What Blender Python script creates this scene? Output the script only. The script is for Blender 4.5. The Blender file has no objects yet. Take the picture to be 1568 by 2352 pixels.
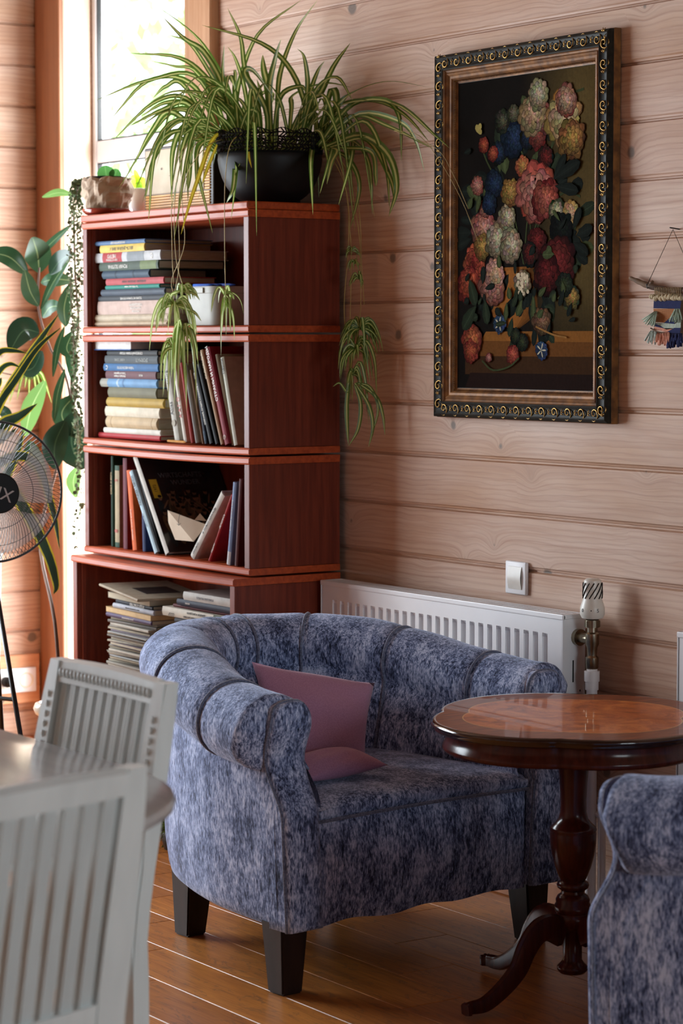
import bpy, bmesh, math, random
from mathutils import Vector, Matrix, noise
R = random.Random(7)
C = bpy.context.scene.collection
PI = math.pi
V = Vector
# ---------------------------------------------------------------- camera
FPX = 5553.3
YAW = math.radians(34.49)
PITCH = math.atan(391/FPX)
CAM = V((0, 0, 1.45))
RIGHT = V((math.sin(YAW), math.cos(YAW), 0))
FH = V((-math.cos(YAW), math.sin(YAW), 0))
FWD = FH*math.cos(PITCH) - V((0, 0, 1))*math.sin(PITCH)
UP = RIGHT.cross(FWD)
cd = bpy.data.cameras.new('camera'); cam = bpy.data.objects.new('camera', cd); C.objects.link(cam)
cam.matrix_world = Matrix.Translation(CAM) @ Matrix((RIGHT, UP, -FWD)).transposed().to_4x4()
cd.sensor_fit = 'VERTICAL'; cd.sensor_height = 36; cd.lens = 85
cd.clip_end = 200
cd.dof.use_dof = True; cd.dof.focus_distance = 5.95; cd.dof.aperture_fstop = 4.8; cd.dof.aperture_blades = 9
bpy.context.scene.camera = cam
def ray(px, py): return RIGHT*((px-784)/FPX) + FWD + UP*((1176-py)/FPX)
def on_z(px, py, z): r = ray(px, py); return CAM + r*((z-CAM.z)/r.z)
def on_y(px, py, y): r = ray(px, py); return CAM + r*((y-CAM.y)/r.y)
def on_x(px, py, x): r = ray(px, py); return CAM + r*((x-CAM.x)/r.x)
def at(px, py, Z): return CAM + ray(px, py)*(Z/math.cos(PITCH))
# ---------------------------------------------------------------- node materials
def lin(c):
    return tuple(((x/12.92) if x <= .04045 else ((x+.055)/1.055)**2.4) for x in c)
def rgb(r, g, b): return lin((r/255, g/255, b/255))
class NT:
    def __init__(s, name):
        s.m = bpy.data.materials.new(name); s.m.use_nodes = True
        s.t = s.m.node_tree; s.n = s.t.nodes; s.l = s.t.links
        s.b = s.n['Principled BSDF']; s.out = s.n['Material Output']
    def node(s, typ, **k):
        n = s.n.new(typ)
        for a, b in k.items(): setattr(n, a, b)
        return n
    def put(s, sock, v):
        if hasattr(v, 'is_linked') or hasattr(v, 'links'): s.l.new(v, sock)
        else: sock.default_value = v
    def math(s, op, a, b=0.0, c=None, clamp=False):
        n = s.node('ShaderNodeMath', operation=op); n.use_clamp = clamp
        s.put(n.inputs[0], a); s.put(n.inputs[1], b)
        if c is not None: s.put(n.inputs[2], c)
        return n.outputs[0]
    def mix(s, f, a, b, blend='MIX'):
        n = s.node('ShaderNodeMix', data_type='RGBA', blend_type=blend)
        s.put(n.inputs[0], f)
        for i, v in ((6, a), (7, b)):
            if isinstance(v, tuple): v = (*v[:3], 1)
            s.put(n.inputs[i], v)
        return n.outputs[2]
    def ramp(s, f, stops):
        n = s.node('ShaderNodeValToRGB'); s.put(n.inputs[0], f)
        e = n.color_ramp.elements
        while len(e) < len(stops): e.new(.5)
        for el, (p, c) in zip(e, stops):
            el.position = p; el.color = (*c[:3], 1) if isinstance(c, tuple) else (c, c, c, 1)
        return n.outputs[0]
    def pos(s, kind='obj'):
        if kind == 'world': return s.node('ShaderNodeNewGeometry').outputs['Position']
        return s.node('ShaderNodeTexCoord').outputs['Object' if kind == 'obj' else 'UV']
    def mapv(s, v, scale=(1, 1, 1), loc=(0, 0, 0), rot=(0, 0, 0)):
        n = s.node('ShaderNodeMapping'); s.put(n.inputs[0], v)
        n.inputs[1].default_value = loc; n.inputs[2].default_value = rot; n.inputs[3].default_value = scale
        return n.outputs[0]
    def noise(s, v, scale=5, detail=3, rough=.5, dist=0):
        n = s.node('ShaderNodeTexNoise'); s.put(n.inputs['Vector'], v)
        n.inputs['Scale'].default_value = scale; n.inputs['Detail'].default_value = detail
        n.inputs['Roughness'].default_value = rough; n.inputs['Distortion'].default_value = dist
        return n.outputs[0]
    def sep(s, v):
        n = s.node('ShaderNodeSeparateXYZ'); s.put(n.inputs[0], v); return n.outputs
    def comb(s, x, y, z):
        n = s.node('ShaderNodeCombineXYZ')
        for i, q in enumerate((x, y, z)): s.put(n.inputs[i], q)
        return n.outputs[0]
    def bump(s, h, strength=.3, dist=.002):
        n = s.node('ShaderNodeBump'); s.put(n.inputs['Height'], h)
        n.inputs['Strength'].default_value = strength; n.inputs['Distance'].default_value = dist
        s.l.new(n.outputs[0], s.b.inputs['Normal'])
    def col(s, v): s.put(s.b.inputs['Base Color'], (*v[:3], 1) if isinstance(v, tuple) else v)
    def set(s, **k):
        for a, v in k.items(): s.b.inputs[a.replace('_', ' ')].default_value = v
def plain(name, c, c2=None, rough=.5, scale=12, stretch=(1, 1, 1), metal=0, bump=0, coat=0, sheen=0, spec=.5, bd=.001):
    n = NT(name); p = n.mapv(n.pos(), stretch)
    if c2 is None: c2 = tuple(x*.82 for x in c)
    f = n.noise(p, scale, 4)
    n.col(n.mix(n.ramp(f, [(.35, 0.0), (.65, 1.0)]), c, c2))
    n.set(Roughness=rough, Metallic=metal, Coat_Weight=coat, Sheen_Weight=sheen, Specular_IOR_Level=spec)
    if bump: n.bump(f, bump, bd)
    return n.m
_mc = {}
def colmat(c, rough=.55, kind='paint'):
    k = (tuple(round(x, 3) for x in c), rough, kind)
    if k not in _mc:
        _mc[k] = plain(kind, c, rough=max(rough, .6), scale=40, bump=.15, spec=.2)
    return _mc[k]
# timber wall
def m_wall():
    n = NT('pine_log_boards'); p = n.pos('world'); x, y, z = n.sep(p)
    pid = n.math('FLOOR', n.math('DIVIDE', n.math('SUBTRACT', z, Z0), PL))
    a = n.math('ADD', x, y)
    a = n.math('ADD', a, n.math('MULTIPLY', pid, 3.37))
    vor = n.node('ShaderNodeTexVoronoi', voronoi_dimensions='2D'); vor.inputs['Scale'].default_value = 4.6
    wob = n.noise(n.comb(a, z, 0.0), 30, 2)
    n.put(vor.inputs['Vector'], n.comb(n.math('ADD', a, n.math('MULTIPLY', wob, .012)), z, 0.0))
    d = vor.outputs['Distance']; cr = n.sep(vor.outputs['Color'])[0]
    keep = n.math('GREATER_THAN', cr, .5)
    size = n.math('MULTIPLY', n.sep(vor.outputs['Color'])[1], .105)
    knot = n.math('MULTIPLY', keep, n.math('SMOOTH_MIN', 1.0, n.math('MULTIPLY', n.math('SUBTRACT', size, d), 30, clamp=True), .05))
    near = n.math('MULTIPLY', keep, n.math('POWER', 2.718, n.math('MULTIPLY', d, -9)))
    gz = n.math('ADD', z, n.math('MULTIPLY', near, .05))
    g0 = n.noise(n.comb(n.math('MULTIPLY', a, 1.1), n.math('MULTIPLY', gz, 3), 0.0), 2.0, 3, .55, .3)
    gv = n.comb(n.math('MULTIPLY', a, 1.4), n.math('MULTIPLY', gz, 55), pid)
    g1 = n.noise(gv, 1.6, 6, .62, .5)
    ring = n.math('SINE', n.math('MULTIPLY', n.math('ADD', n.math('MULTIPLY', gz, 2.2), n.math('MULTIPLY', g0, .14)), 190))
    ring = n.ramp(n.math('MULTIPLY_ADD', ring, .5, .5), [(.0, 0.0), (.72, .12), (1, 1.0)])
    big = n.noise(n.comb(n.math('MULTIPLY', a, 1.3), n.math('MULTIPLY', z, 4), pid), 1.7, 3)
    base = n.mix(n.ramp(big, [(.3, 0.0), (.7, 1.0)]), rgb(190, 150, 118), rgb(212, 186, 168))
    rnd = n.node('ShaderNodeTexWhiteNoise', noise_dimensions='1D'); n.put(rnd.inputs['W'], pid)
    base = n.mix(n.math('MULTIPLY', rnd.outputs[0], .45), base, rgb(192, 154, 134))
    base = n.mix(n.math('MULTIPLY', n.ramp(g1, [(.42, 0.0), (.75, 1.0)]), .55), base, rgb(158, 110, 84))
    base = n.mix(n.math('MULTIPLY', ring, .20), base, rgb(132, 86, 66))
    base = n.mix(n.math('MULTIPLY', knot, .85), base, rgb(98, 90, 84))
    base = n.mix(n.math('MULTIPLY', near, .16), base, rgb(140, 120, 100))
    n.col(base); n.set(Roughness=.55, Specular_IOR_Level=.35)
    n.bump(n.math('ADD', n.math('MULTIPLY', g1, .7), n.math('MULTIPLY', ring, .25)), .25, .0012)
    return n.m
PL = .14; Z0 = 1.45 + .108
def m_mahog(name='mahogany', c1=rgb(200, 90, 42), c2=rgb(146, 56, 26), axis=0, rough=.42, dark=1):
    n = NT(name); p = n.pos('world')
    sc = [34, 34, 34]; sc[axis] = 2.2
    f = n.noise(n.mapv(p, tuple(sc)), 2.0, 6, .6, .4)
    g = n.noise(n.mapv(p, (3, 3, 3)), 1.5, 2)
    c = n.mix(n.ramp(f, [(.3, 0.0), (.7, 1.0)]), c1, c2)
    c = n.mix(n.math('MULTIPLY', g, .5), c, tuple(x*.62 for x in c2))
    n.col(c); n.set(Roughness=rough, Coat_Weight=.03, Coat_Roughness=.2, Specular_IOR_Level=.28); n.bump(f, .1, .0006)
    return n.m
def m_burl():
    n = NT('burl_veneer'); p = n.mapv(n.pos(), (1, 1, 0))
    w = n.noise(p, 9, 5, .62, 1.6); w2 = n.noise(n.mapv(p, (1, 3, 1)), 30, 4, .6, 2)
    c = n.ramp(w, [(.25, rgb(104, 46, 18)), (.45, rgb(184, 96, 40)), (.62, rgb(214, 126, 58)), (.8, rgb(150, 72, 30))])
    c = n.mix(n.math('MULTIPLY', n.ramp(w2, [(.5, 0.0), (.75, 1.0)]), .5), c, rgb(110, 52, 26))
    x, y, z = n.sep(n.pos()); rr = n.math('SQRT', n.math('ADD', n.math('MULTIPLY', x, x), n.math('MULTIPLY', y, y)))
    th = n.math('ARCTAN2', y, x)
    lob = n.math('ABSOLUTE', n.math('COSINE', n.math('MULTIPLY', th, 2)))
    q = n.math('SUBTRACT', rr, n.math('MULTIPLY_ADD', lob, .028, .232))
    line = n.math('LESS_THAN', n.math('ABSOLUTE', q), .0011)
    border = n.math('GREATER_THAN', q, 0.0)
    bw = n.noise(n.mapv(n.pos(), (60, 8, 1)), 2, 4)
    c = n.mix(border, c, n.ramp(bw, [(.3, rgb(150, 80, 40)), (.7, rgb(104, 50, 26))]))
    c = n.mix(line, c, rgb(214, 160, 92))
    n.col(c); n.set(Roughness=.4, Specular_IOR_Level=.1, Coat_Weight=.22, Coat_Roughness=.02, Coat_IOR=1.28)
    n.bump(n.noise(p, 3, 1), .04, .004)
    return n.m
def m_floor():
    n = NT('oak_parquet'); p = n.pos('world')
    ri = n.node('ShaderNodeNewGeometry').outputs['Random Per Island']
    off = n.math('MULTIPLY', ri, 37.0)
    x, y, z = n.sep(p)
    v = n.comb(n.math('ADD', n.math('MULTIPLY', x, 1.6), off), n.math('MULTIPLY', y, 17), off)
    f = n.noise(v, 1.6, 6, .62, 1.3)
    v2 = n.comb(n.math('ADD', n.math('MULTIPLY', x, 5), off), n.math('MULTIPLY', y, 130), off)
    f2 = n.noise(v2, 1.5, 4, .6, .3)
    c = n.mix(n.ramp(f, [(.3, 0.0), (.72, 1.0)]), rgb(206, 134, 62), rgb(154, 90, 38))
    c = n.mix(n.math('MULTIPLY', ri, .45), c, rgb(150, 92, 54))
    c = n.mix(n.math('MULTIPLY', n.ramp(f2, [(.5, 0.0), (.8, 1.0)]), .5), c, rgb(84, 50, 30))
    bl = n.noise(n.comb(n.math('ADD', n.math('MULTIPLY', x, 3), off), n.math('MULTIPLY', y, 9), off), 2.2, 4, .6, 2.4)
    c = n.mix(n.math('MULTIPLY', n.ramp(bl, [(.56, 0.0), (.6, 1.0), (.64, 0.0)]), .55), c, rgb(86, 66, 56))
    n.col(c)
    n.put(n.b.inputs['Roughness'], n.math('MULTIPLY_ADD', f2, .2, .24))
    n.set(Coat_Weight=.05, Coat_Roughness=.15, Specular_IOR_Level=.35)
    n.bump(n.math('ADD', f, f2), .12, .0008)
    return n.m
def m_velvet():
    n = NT('blue_grey_chenille'); p = n.pos()
    v = n.mapv(p, (1, 1, .30))
    f = n.noise(v, 150, 4, .7, .4); b = n.noise(n.mapv(p, (1, 1, .5)), 17, 4, .65); s = n.noise(n.mapv(p, (1, 1, .22)), 420, 2, .6)
    q = n.math('ADD', n.math('MULTIPLY', f, .46), n.math('ADD', n.math('MULTIPLY', b, .34), n.math('MULTIPLY', s, .30)))
    c = n.ramp(q, [(.44, rgb(34, 42, 62)), (.505, rgb(78, 92, 128)), (.56, rgb(134, 152, 194)), (.65, rgb(206, 219, 246))])
    n.col(c); n.set(Roughness=.85, Sheen_Weight=.5, Sheen_Roughness=.35, Specular_IOR_Level=.2)
    n.b.inputs['Sheen Tint'].default_value = (.7, .78, 1, 1)
    n.bump(q, .5, .004)
    return n.m
def m_leaf(name, stripe, edge, mode='mid', w=.2, trans=.35, rough=.4, noisec=None):
    n = NT(name); uv = n.pos('uv'); u, vv, _ = n.sep(uv)
    d = n.math('ABSOLUTE', n.math('SUBTRACT', u, .5))
    nz = n.noise(n.mapv(n.pos(), (1, 1, 1)), 30, 2)
    if mode == 'mid': f = n.ramp(d, [(w*.6, 1.0), (w*1.3, 0.0)])
    elif mode == 'margin': f = n.ramp(n.math('ADD', d, n.math('MULTIPLY', n.math('SUBTRACT', nz, .5), .12)), [(w-.02, 0.0), (w+.03, 1.0)])
    else: f = n.ramp(d, [(.0, 1.0), (.035, 0.0)])
    if mode == 'rib':
        veins = n.math('SINE', n.math('MULTIPLY', n.math('SUBTRACT', vv, n.math('MULTIPLY', d, .35)), 150))
        edge2 = n.mix(n.math('MULTIPLY_ADD', veins, .06, .06), edge, tuple(x*1.6 for x in edge))
    else: edge2 = edge
    dark = n.mix(n.ramp(nz, [(.3, 0.0), (.7, 1.0)]), tuple(x*.7 for x in edge), edge) if mode != 'rib' else edge2
    c = n.mix(f, dark, stripe)
    n.col(c); n.set(Roughness=rough, Specular_IOR_Level=.5)
    tr = n.node('ShaderNodeBsdfTranslucent'); n.put(tr.inputs[0], c)
    mx = n.node('ShaderNodeMixShader'); mx.inputs[0].default_value = trans
    n.l.new(n.b.outputs[0], mx.inputs[1]); n.l.new(tr.outputs[0], mx.inputs[2]); n.l.new(mx.outputs[0], n.out.inputs[0])
    return n.m
def m_attr(name='tapestry_weave'):
    n = NT(name); a = n.node('ShaderNodeVertexColor', layer_name='Col')
    nz = n.noise(n.mapv(n.pos(), (1, 1, 1)), 150, 3, .7)
    c = n.mix(n.math('MULTIPLY', nz, .55), a.outputs[0], (0, 0, 0), 'MIX')
    n.col(c); n.set(Roughness=.95, Specular_IOR_Level=.05)
    w = n.node('ShaderNodeTexWave'); w.inputs['Scale'].default_value = 160; n.put(w.inputs[0], n.pos())
    n.bump(w.outputs[1], .3, .001); return n.m
# ---------------------------------------------------------------- mesh helpers
def link(name, me, mat=None, parent=None):
    o = bpy.data.objects.new(name, me); C.objects.link(o)
    if mat is not None:
        for m in (mat if isinstance(mat, (list, tuple)) else [mat]): me.materials.append(m)
    if parent is not None: o.parent = parent
    return o
def build(name, bm, mat, parent=None, smooth=False, auto=None):
    bmesh.ops.recalc_face_normals(bm, faces=bm.faces) if not getattr(bm, 'keepn', False) else None
    me = bpy.data.meshes.new(name); bm.to_mesh(me); bm.free()
    if smooth or auto:
        for p in me.polygons: p.use_smooth = True
    o = link(name, me, mat, parent)
    if auto:
        try: me.set_sharp_from_angle(angle=math.radians(auto))
        except Exception: pass
    return o
def NB(): return bmesh.new()
def box(bm, x0, y0, z0, x1, y1, z1, bev=0.0, seg=1, M=None):
    vs = [bm.verts.new(p) for p in ((x0,y0,z0),(x1,y0,z0),(x1,y1,z0),(x0,y1,z0),(x0,y0,z1),(x1,y0,z1),(x1,y1,z1),(x0,y1,z1))]
    fs = [bm.faces.new([vs[i] for i in q]) for q in ((0,3,2,1),(4,5,6,7),(0,1,5,4),(1,2,6,5),(2,3,7,6),(3,0,4,7))]
    geo = vs
    if bev:
        r = bmesh.ops.bevel(bm, geom=list({e for f in fs for e in f.edges}), offset=bev, segments=seg, affect='EDGES', profile=.5)
        geo = list({v for f in r['faces'] for v in f.verts} | {v for v in vs if v.is_valid})
        geo = list({w for v in geo for f in v.link_faces for w in f.verts})
    if M is not None: bmesh.ops.transform(bm, matrix=M, verts=geo)
    return geo
def catmull(pts, n):
    P = [V(p) for p in pts]; P = [P[0]*2-P[1]] + P + [P[-1]*2-P[-2]]
    out = []; k = len(P)-3
    for i in range(n):
        t = i/(n-1)*k; j = min(int(t), k-1); t -= j
        a, b, c, d = P[j:j+4]
        out.append(.5*((2*b)+(c-a)*t+(2*a-5*b+4*c-d)*t*t+(3*b-a-3*c+d)*t*t*t))
    return out
def tube(bm, pts, r, seg=8, cap=True, closed=False):
    P = [V(p) for p in pts]; n = len(P)
    rr = r if isinstance(r, (list, tuple)) else [r]*n
    rings = []; prev = None
    for i, p in enumerate(P):
        t = (P[(i+1) % n]-P[i-1]) if closed else (P[min(i+1, n-1)]-P[max(i-1, 0)])
        t = t.normalized() if t.length > 1e-9 else V((0, 0, 1))
        if prev is None: a = t.orthogonal().normalized()
        else:
            a = prev - t*prev.dot(t); a = a.normalized() if a.length > 1e-6 else t.orthogonal().normalized()
        prev = a; b = t.cross(a)
        rings.append([bm.verts.new(p + (a*math.cos(2*PI*k/seg)+b*math.sin(2*PI*k/seg))*rr[i]) for k in range(seg)])
    m = n if closed else n-1
    for i in range(m):
        A, B = rings[i], rings[(i+1) % n]
        for k in range(seg): bm.faces.new((A[k], A[(k+1) % seg], B[(k+1) % seg], B[k]))
    if cap and not closed:
        bm.faces.new(rings[0][::-1]); bm.faces.new(rings[-1])
    return rings
def lathe(bm, prof, seg=48, c=(0, 0, 0), cap=True, rf=None):
    rings = []
    for r, z in prof:
        rings.append([bm.verts.new((c[0]+r*(rf(2*PI*k/seg) if rf else 1)*math.cos(2*PI*k/seg), c[1]+r*(rf(2*PI*k/seg) if rf else 1)*math.sin(2*PI*k/seg), c[2]+z)) for k in range(seg)])
    for A, B in zip(rings, rings[1:]):
        for k in range(seg): bm.faces.new((A[k], A[(k+1) % seg], B[(k+1) % seg], B[k]))
    if cap:
        bm.faces.new(rings[0][::-1]); bm.faces.new(rings[-1])
    return rings
def grid(bm, f, nu, nv, cu=False):
    g = [[bm.verts.new(f(i/(nu if cu else nu-1), j/(nv-1))) for j in range(nv)] for i in range(nu)]
    for i in range(nu if cu else nu-1):
        for j in range(nv-1):
            bm.faces.new((g[i][j], g[(i+1) % nu][j], g[(i+1) % nu][j+1], g[i][j+1]))
    return g
def poly(bm, pts, th, axis='y', bev=0):
    """extruded polygon: pts in 2-D, thickness th along axis"""
    def mk(a, b, t):
        return {'y': (a, t, b), 'x': (t, a, b), 'z': (a, b, t)}[axis]
    A = [bm.verts.new(mk(a, b, 0)) for a, b in pts]; B = [bm.verts.new(mk(a, b, th)) for a, b in pts]
    n = len(pts); fs = [bm.faces.new(A), bm.faces.new(B[::-1])]
    for i in range(n): fs.append(bm.faces.new((A[i], B[i], B[(i+1) % n], A[(i+1) % n])))
    if bev:
        es = list(set(fs[0].edges) | set(fs[1].edges))
        bmesh.ops.bevel(bm, geom=es, offset=bev, segments=2, affect='EDGES')
def blade(bm, pts, w, face=None, n=12, fold=.25, prof=None, twist=0):
    uvl = bm.loops.layers.uv.verify()
    P = catmull(pts, n); rows = []
    face = V(face) if face is not None else -FWD
    for i, p in enumerate(P):
        s = i/(n-1); t = (P[min(i+1, n-1)]-P[max(i-1, 0)]).normalized()
        side = t.cross(face); side = side.normalized() if side.length > 1e-4 else V((1, 0, 0))
        nr = side.cross(t)
        if twist:
            a = twist*s; side, nr = side*math.cos(a)+nr*math.sin(a), nr*math.cos(a)-side*math.sin(a)
        ww = w*(prof(s) if prof else min(1, .55+1.2*s)*(1-s**3.2)**.9)*.5 + .0002
        rows.append((bm.verts.new(p-side*ww+nr*ww*fold), bm.verts.new(p), bm.verts.new(p+side*ww+nr*ww*fold), s))
    for a, b in zip(rows, rows[1:]):
        for k in (0, 1):
            f = bm.faces.new((a[k], a[k+1], b[k+1], b[k])); f.smooth = True
            for lp, uv in zip(f.loops, ((k*.5, a[3]), ((k+1)*.5, a[3]), ((k+1)*.5, b[3]), (k*.5, b[3]))): lp[uvl].uv = uv
def tag(o, label=None, cat=None, group=None, kind=None):
    for k, v in (('label', label), ('category', cat), ('group', group), ('kind', kind)):
        if v: o[k] = v
    return o
def thing(name, loc, label, cat, group=None, rot=(0, 0, 0)):
    o = bpy.data.objects.new(name, None); C.objects.link(o); o.empty_display_size = .05
    o.location = loc; o.rotation_euler = rot
    return tag(o, label, cat, group)
def dup(root):
    c = root.copy(); C.objects.link(c)
    for ch in list(root.children):
        d = ch.copy(); C.objects.link(d); d.parent = c
        for g in ch.children:
            e = g.copy(); C.objects.link(e); e.parent = d
    return c
def text(s, size, mat, parent, M, name='title', ext=.0002, squeeze=1.0, align='CENTER', label=None):
    cu = bpy.data.curves.new(name, 'FONT'); cu.body = s; cu.size = size; cu.extrude = ext; cu.resolution_u = 2
    cu.align_x = align; cu.align_y = 'CENTER'
    o = bpy.data.objects.new(name, cu); C.objects.link(o)
    dg = bpy.context.evaluated_depsgraph_get()
    me = bpy.data.meshes.new_from_object(o.evaluated_get(dg)); C.objects.unlink(o); bpy.data.objects.remove(o)
    me.transform(M @ Matrix.Diagonal((squeeze, 1, 1, 1))); me.materials.clear()
    t = link(name, me, mat, parent)
    if label: t['label'] = label
    return t
def basis(xd, yd, loc):
    xd = V(xd).normalized(); yd = V(yd).normalized(); z = xd.cross(yd)
    return Matrix.Translation(V(loc)) @ Matrix((xd, yd, z)).transposed().to_4x4()
# ---------------------------------------------------------------- shared materials
WALL = m_wall(); MAH = m_mahog(); MAHZ = m_mahog('mahogany_shaded', rgb(132, 56, 34), rgb(92, 34, 20), axis=2)  # MAHZ: mahogany darkened in colour for the shade on the case's side
TIM = plain('varnished_pine', rgb(170, 114, 78), rgb(148, 94, 62), rough=.45, scale=3, stretch=(8, 8, .6), bump=.1)
REV = plain('lit_pine_reveal', rgb(232, 208, 188), rgb(216, 186, 164), rough=.5, scale=3, stretch=(8, 8, .6))  # pine paled so its colour carries the window's light on the reveal
UPVC = plain('white_plastic', rgb(236, 236, 238), rgb(228, 228, 232), rough=.35)
GASKET = plain('black_rubber', rgb(20, 22, 22), rough=.6)
ENAMEL = plain('white_enamel', rgb(226, 226, 228), rgb(216, 216, 220), rough=.35, scale=4)
VEL = m_velvet()
PIPE = plain('chenille_piping', rgb(112, 122, 150), rgb(72, 80, 104), rough=.8, scale=200, bump=.4, sheen=.3)
DARKLEG = plain('dark_stained_leg', rgb(44, 30, 24), rgb(24, 17, 14), rough=.4, scale=8, stretch=(4, 4, .6), bump=.2)
WHITEW = plain('white_painted_wood', rgb(226, 238, 240), rgb(218, 230, 232), rough=.42, scale=6, stretch=(5, 5, 1), bump=.05)
CHROME = plain('brushed_nickel', rgb(170, 160, 140), rgb(140, 130, 112), rough=.28, metal=1, scale=30)
BLACK = plain('matte_black', rgb(17, 18, 20), rgb(12, 13, 14), rough=.5, spec=.25)
GOLD = plain('old_gold', rgb(186, 150, 84), rgb(120, 88, 44), rough=.35, metal=.8, scale=60, bump=.3)
GOLDD = plain('bronze_liner', rgb(140, 94, 46), rgb(92, 58, 28), rough=.55, metal=.25, scale=40)
OLDF = plain('dark_patinated_frame', rgb(36, 34, 24), rgb(16, 16, 12), rough=.6, metal=0, spec=.25, scale=70, bump=.5)
PAGES = plain('paper_block', rgb(178, 168, 148), rgb(150, 140, 120), rough=.9, scale=60, stretch=(40, .5, .5), bump=.3)
INKW = plain('white_lettering', rgb(226, 222, 212), rough=.6); INKK = plain('black_lettering', rgb(24, 24, 26), rough=.6)
INKR = plain('red_lettering', rgb(176, 44, 40), rough=.6); INKG = plain('gilt_lettering', rgb(196, 160, 96), rough=.4)
SPID = m_leaf('spider_plant_leaf', rgb(212, 218, 140), rgb(92, 126, 46), 'mid', .15, .35)
SPID2 = m_leaf('pale_plantlet_leaf', rgb(226, 234, 176), rgb(140, 170, 76), 'mid', .2, .4)
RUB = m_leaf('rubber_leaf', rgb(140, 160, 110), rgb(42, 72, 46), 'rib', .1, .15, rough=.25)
SNK = m_leaf('yellow_edged_leaf', rgb(206, 192, 52), rgb(38, 66, 48), 'margin', .36, .15, rough=.35)
STEM = plain('straw_runner', rgb(178, 158, 96), rgb(148, 124, 66), rough=.6)
STEMD = plain('brown_stem', rgb(98, 66, 48), rough=.7)
# ================================================================ the room
YW = 3.92; XL = -7.57; XB = 1.9; YF = -1.9; ZC = 3.15
def plank_rows(z0, z1):
    """profile points (depth, z) of stacked boards between z0 and z1"""
    k = math.floor((z0-Z0)/PL); out = []
    while Z0+k*PL < z1:
        b = Z0+k*PL
        for dz, d in ((0, .010), (.004, .010), (.0055, .005), (.010, .0035), (.0135, 0), (.075, -.0012), (.1365, 0), (.14, .0095)):
            if z0 <= b+dz <= z1: out.append((d, b+dz))
        k += 1
    return [(out[0][0], z0)] + out + [(out[-1][0], z1)]
def plank_wall(name, axis, plane, sgn, ranges):
    bm = NB()
    for a0, a1, z0, z1 in ranges:
        rows = plank_rows(z0, z1)
        def P(a, d, z): return (a, plane+sgn*d, z) if axis == 'x' else (plane+sgn*d, a, z)
        A = [bm.verts.new(P(a0, d, z)) for d, z in rows]; B = [bm.verts.new(P(a1, d, z)) for d, z in rows]
        for i in range(len(rows)-1): bm.faces.new((A[i], B[i], B[i+1], A[i+1]))
    for a0, a1, z0, z1 in ranges:      # outer leaf of the wall
        if axis == 'x': box(bm, a0, plane+sgn*.02, z0, a1, plane+sgn*.16, z1)
        else: box(bm, plane+sgn*.02, a0, z0, plane+sgn*.16, a1, z1)
    return tag(build(name, bm, WALL), kind='structure')
xp0 = on_y(100, 1000, YW).x      # corner post
xo0 = on_y(148, 1000, YW).x      # opening left
xo1 = on_y(440, 60, YW).x        # opening right
xo2 = on_y(502, 60, YW).x
WZ1 = 2.98
plank_wall('wall_right', 'x', YW, 1, [(XL-.16, xo0, 0, ZC), (xo0, xo1, WZ1, ZC), (xo1, XB, 0, ZC)])
WY0, WY1, WA, WB = .7, 3.15, .5, 2.45
plank_wall('wall_left', 'y', XL, -1, [(WY1, YW, 0, ZC), (WY0, WY1, 0, WA), (WY0, WY1, WB, ZC), (YF, WY0, 0, ZC)])
plank_wall('wall_front', 'x', YF, -1, [(XL, XB, 0, ZC)])
plank_wall('wall_back', 'y', XB, 1, [(YF, 1.9, 0, ZC), (1.9, 3.5, 0, .8), (1.9, 3.5, 2.3, ZC), (3.5, YW, 0, ZC)])
bm = NB(); box(bm, XL-.2, YF-.2, ZC, XB+.2, YW+.2, ZC+.1)
tag(build('ceiling', bm, plain('dark_pine_ceiling', rgb(128, 92, 66), rgb(108, 76, 54), rough=.7, scale=3, stretch=(.6, 8, 1))), kind='structure')  # unseen ceiling, coloured dark to cut the light it bounces
# floor: real boards
bm = NB(); box(bm, XL-.2, YF-.2, -.06, XB+.2, YW+.2, -.0035)
BW = .160; y0 = 2.883; k0 = int((YF-y0)/BW)-1; L = 1.22
for k in range(k0, int((YW-y0)/BW)+2):
    ya = y0+k*BW; yb = min(ya+BW, YW+.1)
    # joint at y row k: x = -5.249 -(row)*.235 ; row 0 is (2.932..3.09)
    xj = -5.179 - k*.2365
    m = math.floor((XL-xj)/L)
    while xj+m*L < XB:
        a = max(xj+m*L, XL-.1); b = min(xj+(m+1)*L, XB+.1)
        if b-a > .02: box(bm, a+.0004, ya+.0004, -.012, b-.0004, yb-.0004, 0, .0014)
        m += 1
tag(build('floor', bm, m_floor()), kind='structure')
# baseboards
bm = NB(); box(bm, xo1+.1, YW-.022, 0, XB, YW-.001, .07, .004); tag(build('baseboard_right', bm, TIM), kind='structure')
bm = NB(); box(bm, XL+.001, YF, 0, XL+.02, YW-.04, .07, .004); tag(build('baseboard_left', bm, TIM), kind='structure')
# corner post and casings
bm = NB(); box(bm, XL+.012, YW-.012, 0, xo0+.0, YW+.02, ZC, .004); tag(build('trim_1', bm, TIM), kind='structure')
bm = NB(); box(bm, xo1+.002, YW-.030, 0, xo2, YW+.02, ZC, .005); tag(build('trim_2', bm, m_mahog('pine_casing', rgb(206, 160, 122), rgb(180, 128, 88), axis=2, rough=.5)), kind='structure')
bm = NB()
WD = .115
box(bm, xo0-.05, YW+.0, 0, xo0+.004, YW+WD, WZ1, .012, 3); box(bm, xo1-.002, YW, 0, xo1+.05, YW+WD, WZ1, .004)
box(bm, xo0, YW, WZ1, xo1, YW+WD, WZ1+.05); box(bm, xo0, YW, 0, xo1, YW+WD, .05)
tag(build('trim_3', bm, REV), kind='structure')
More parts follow.
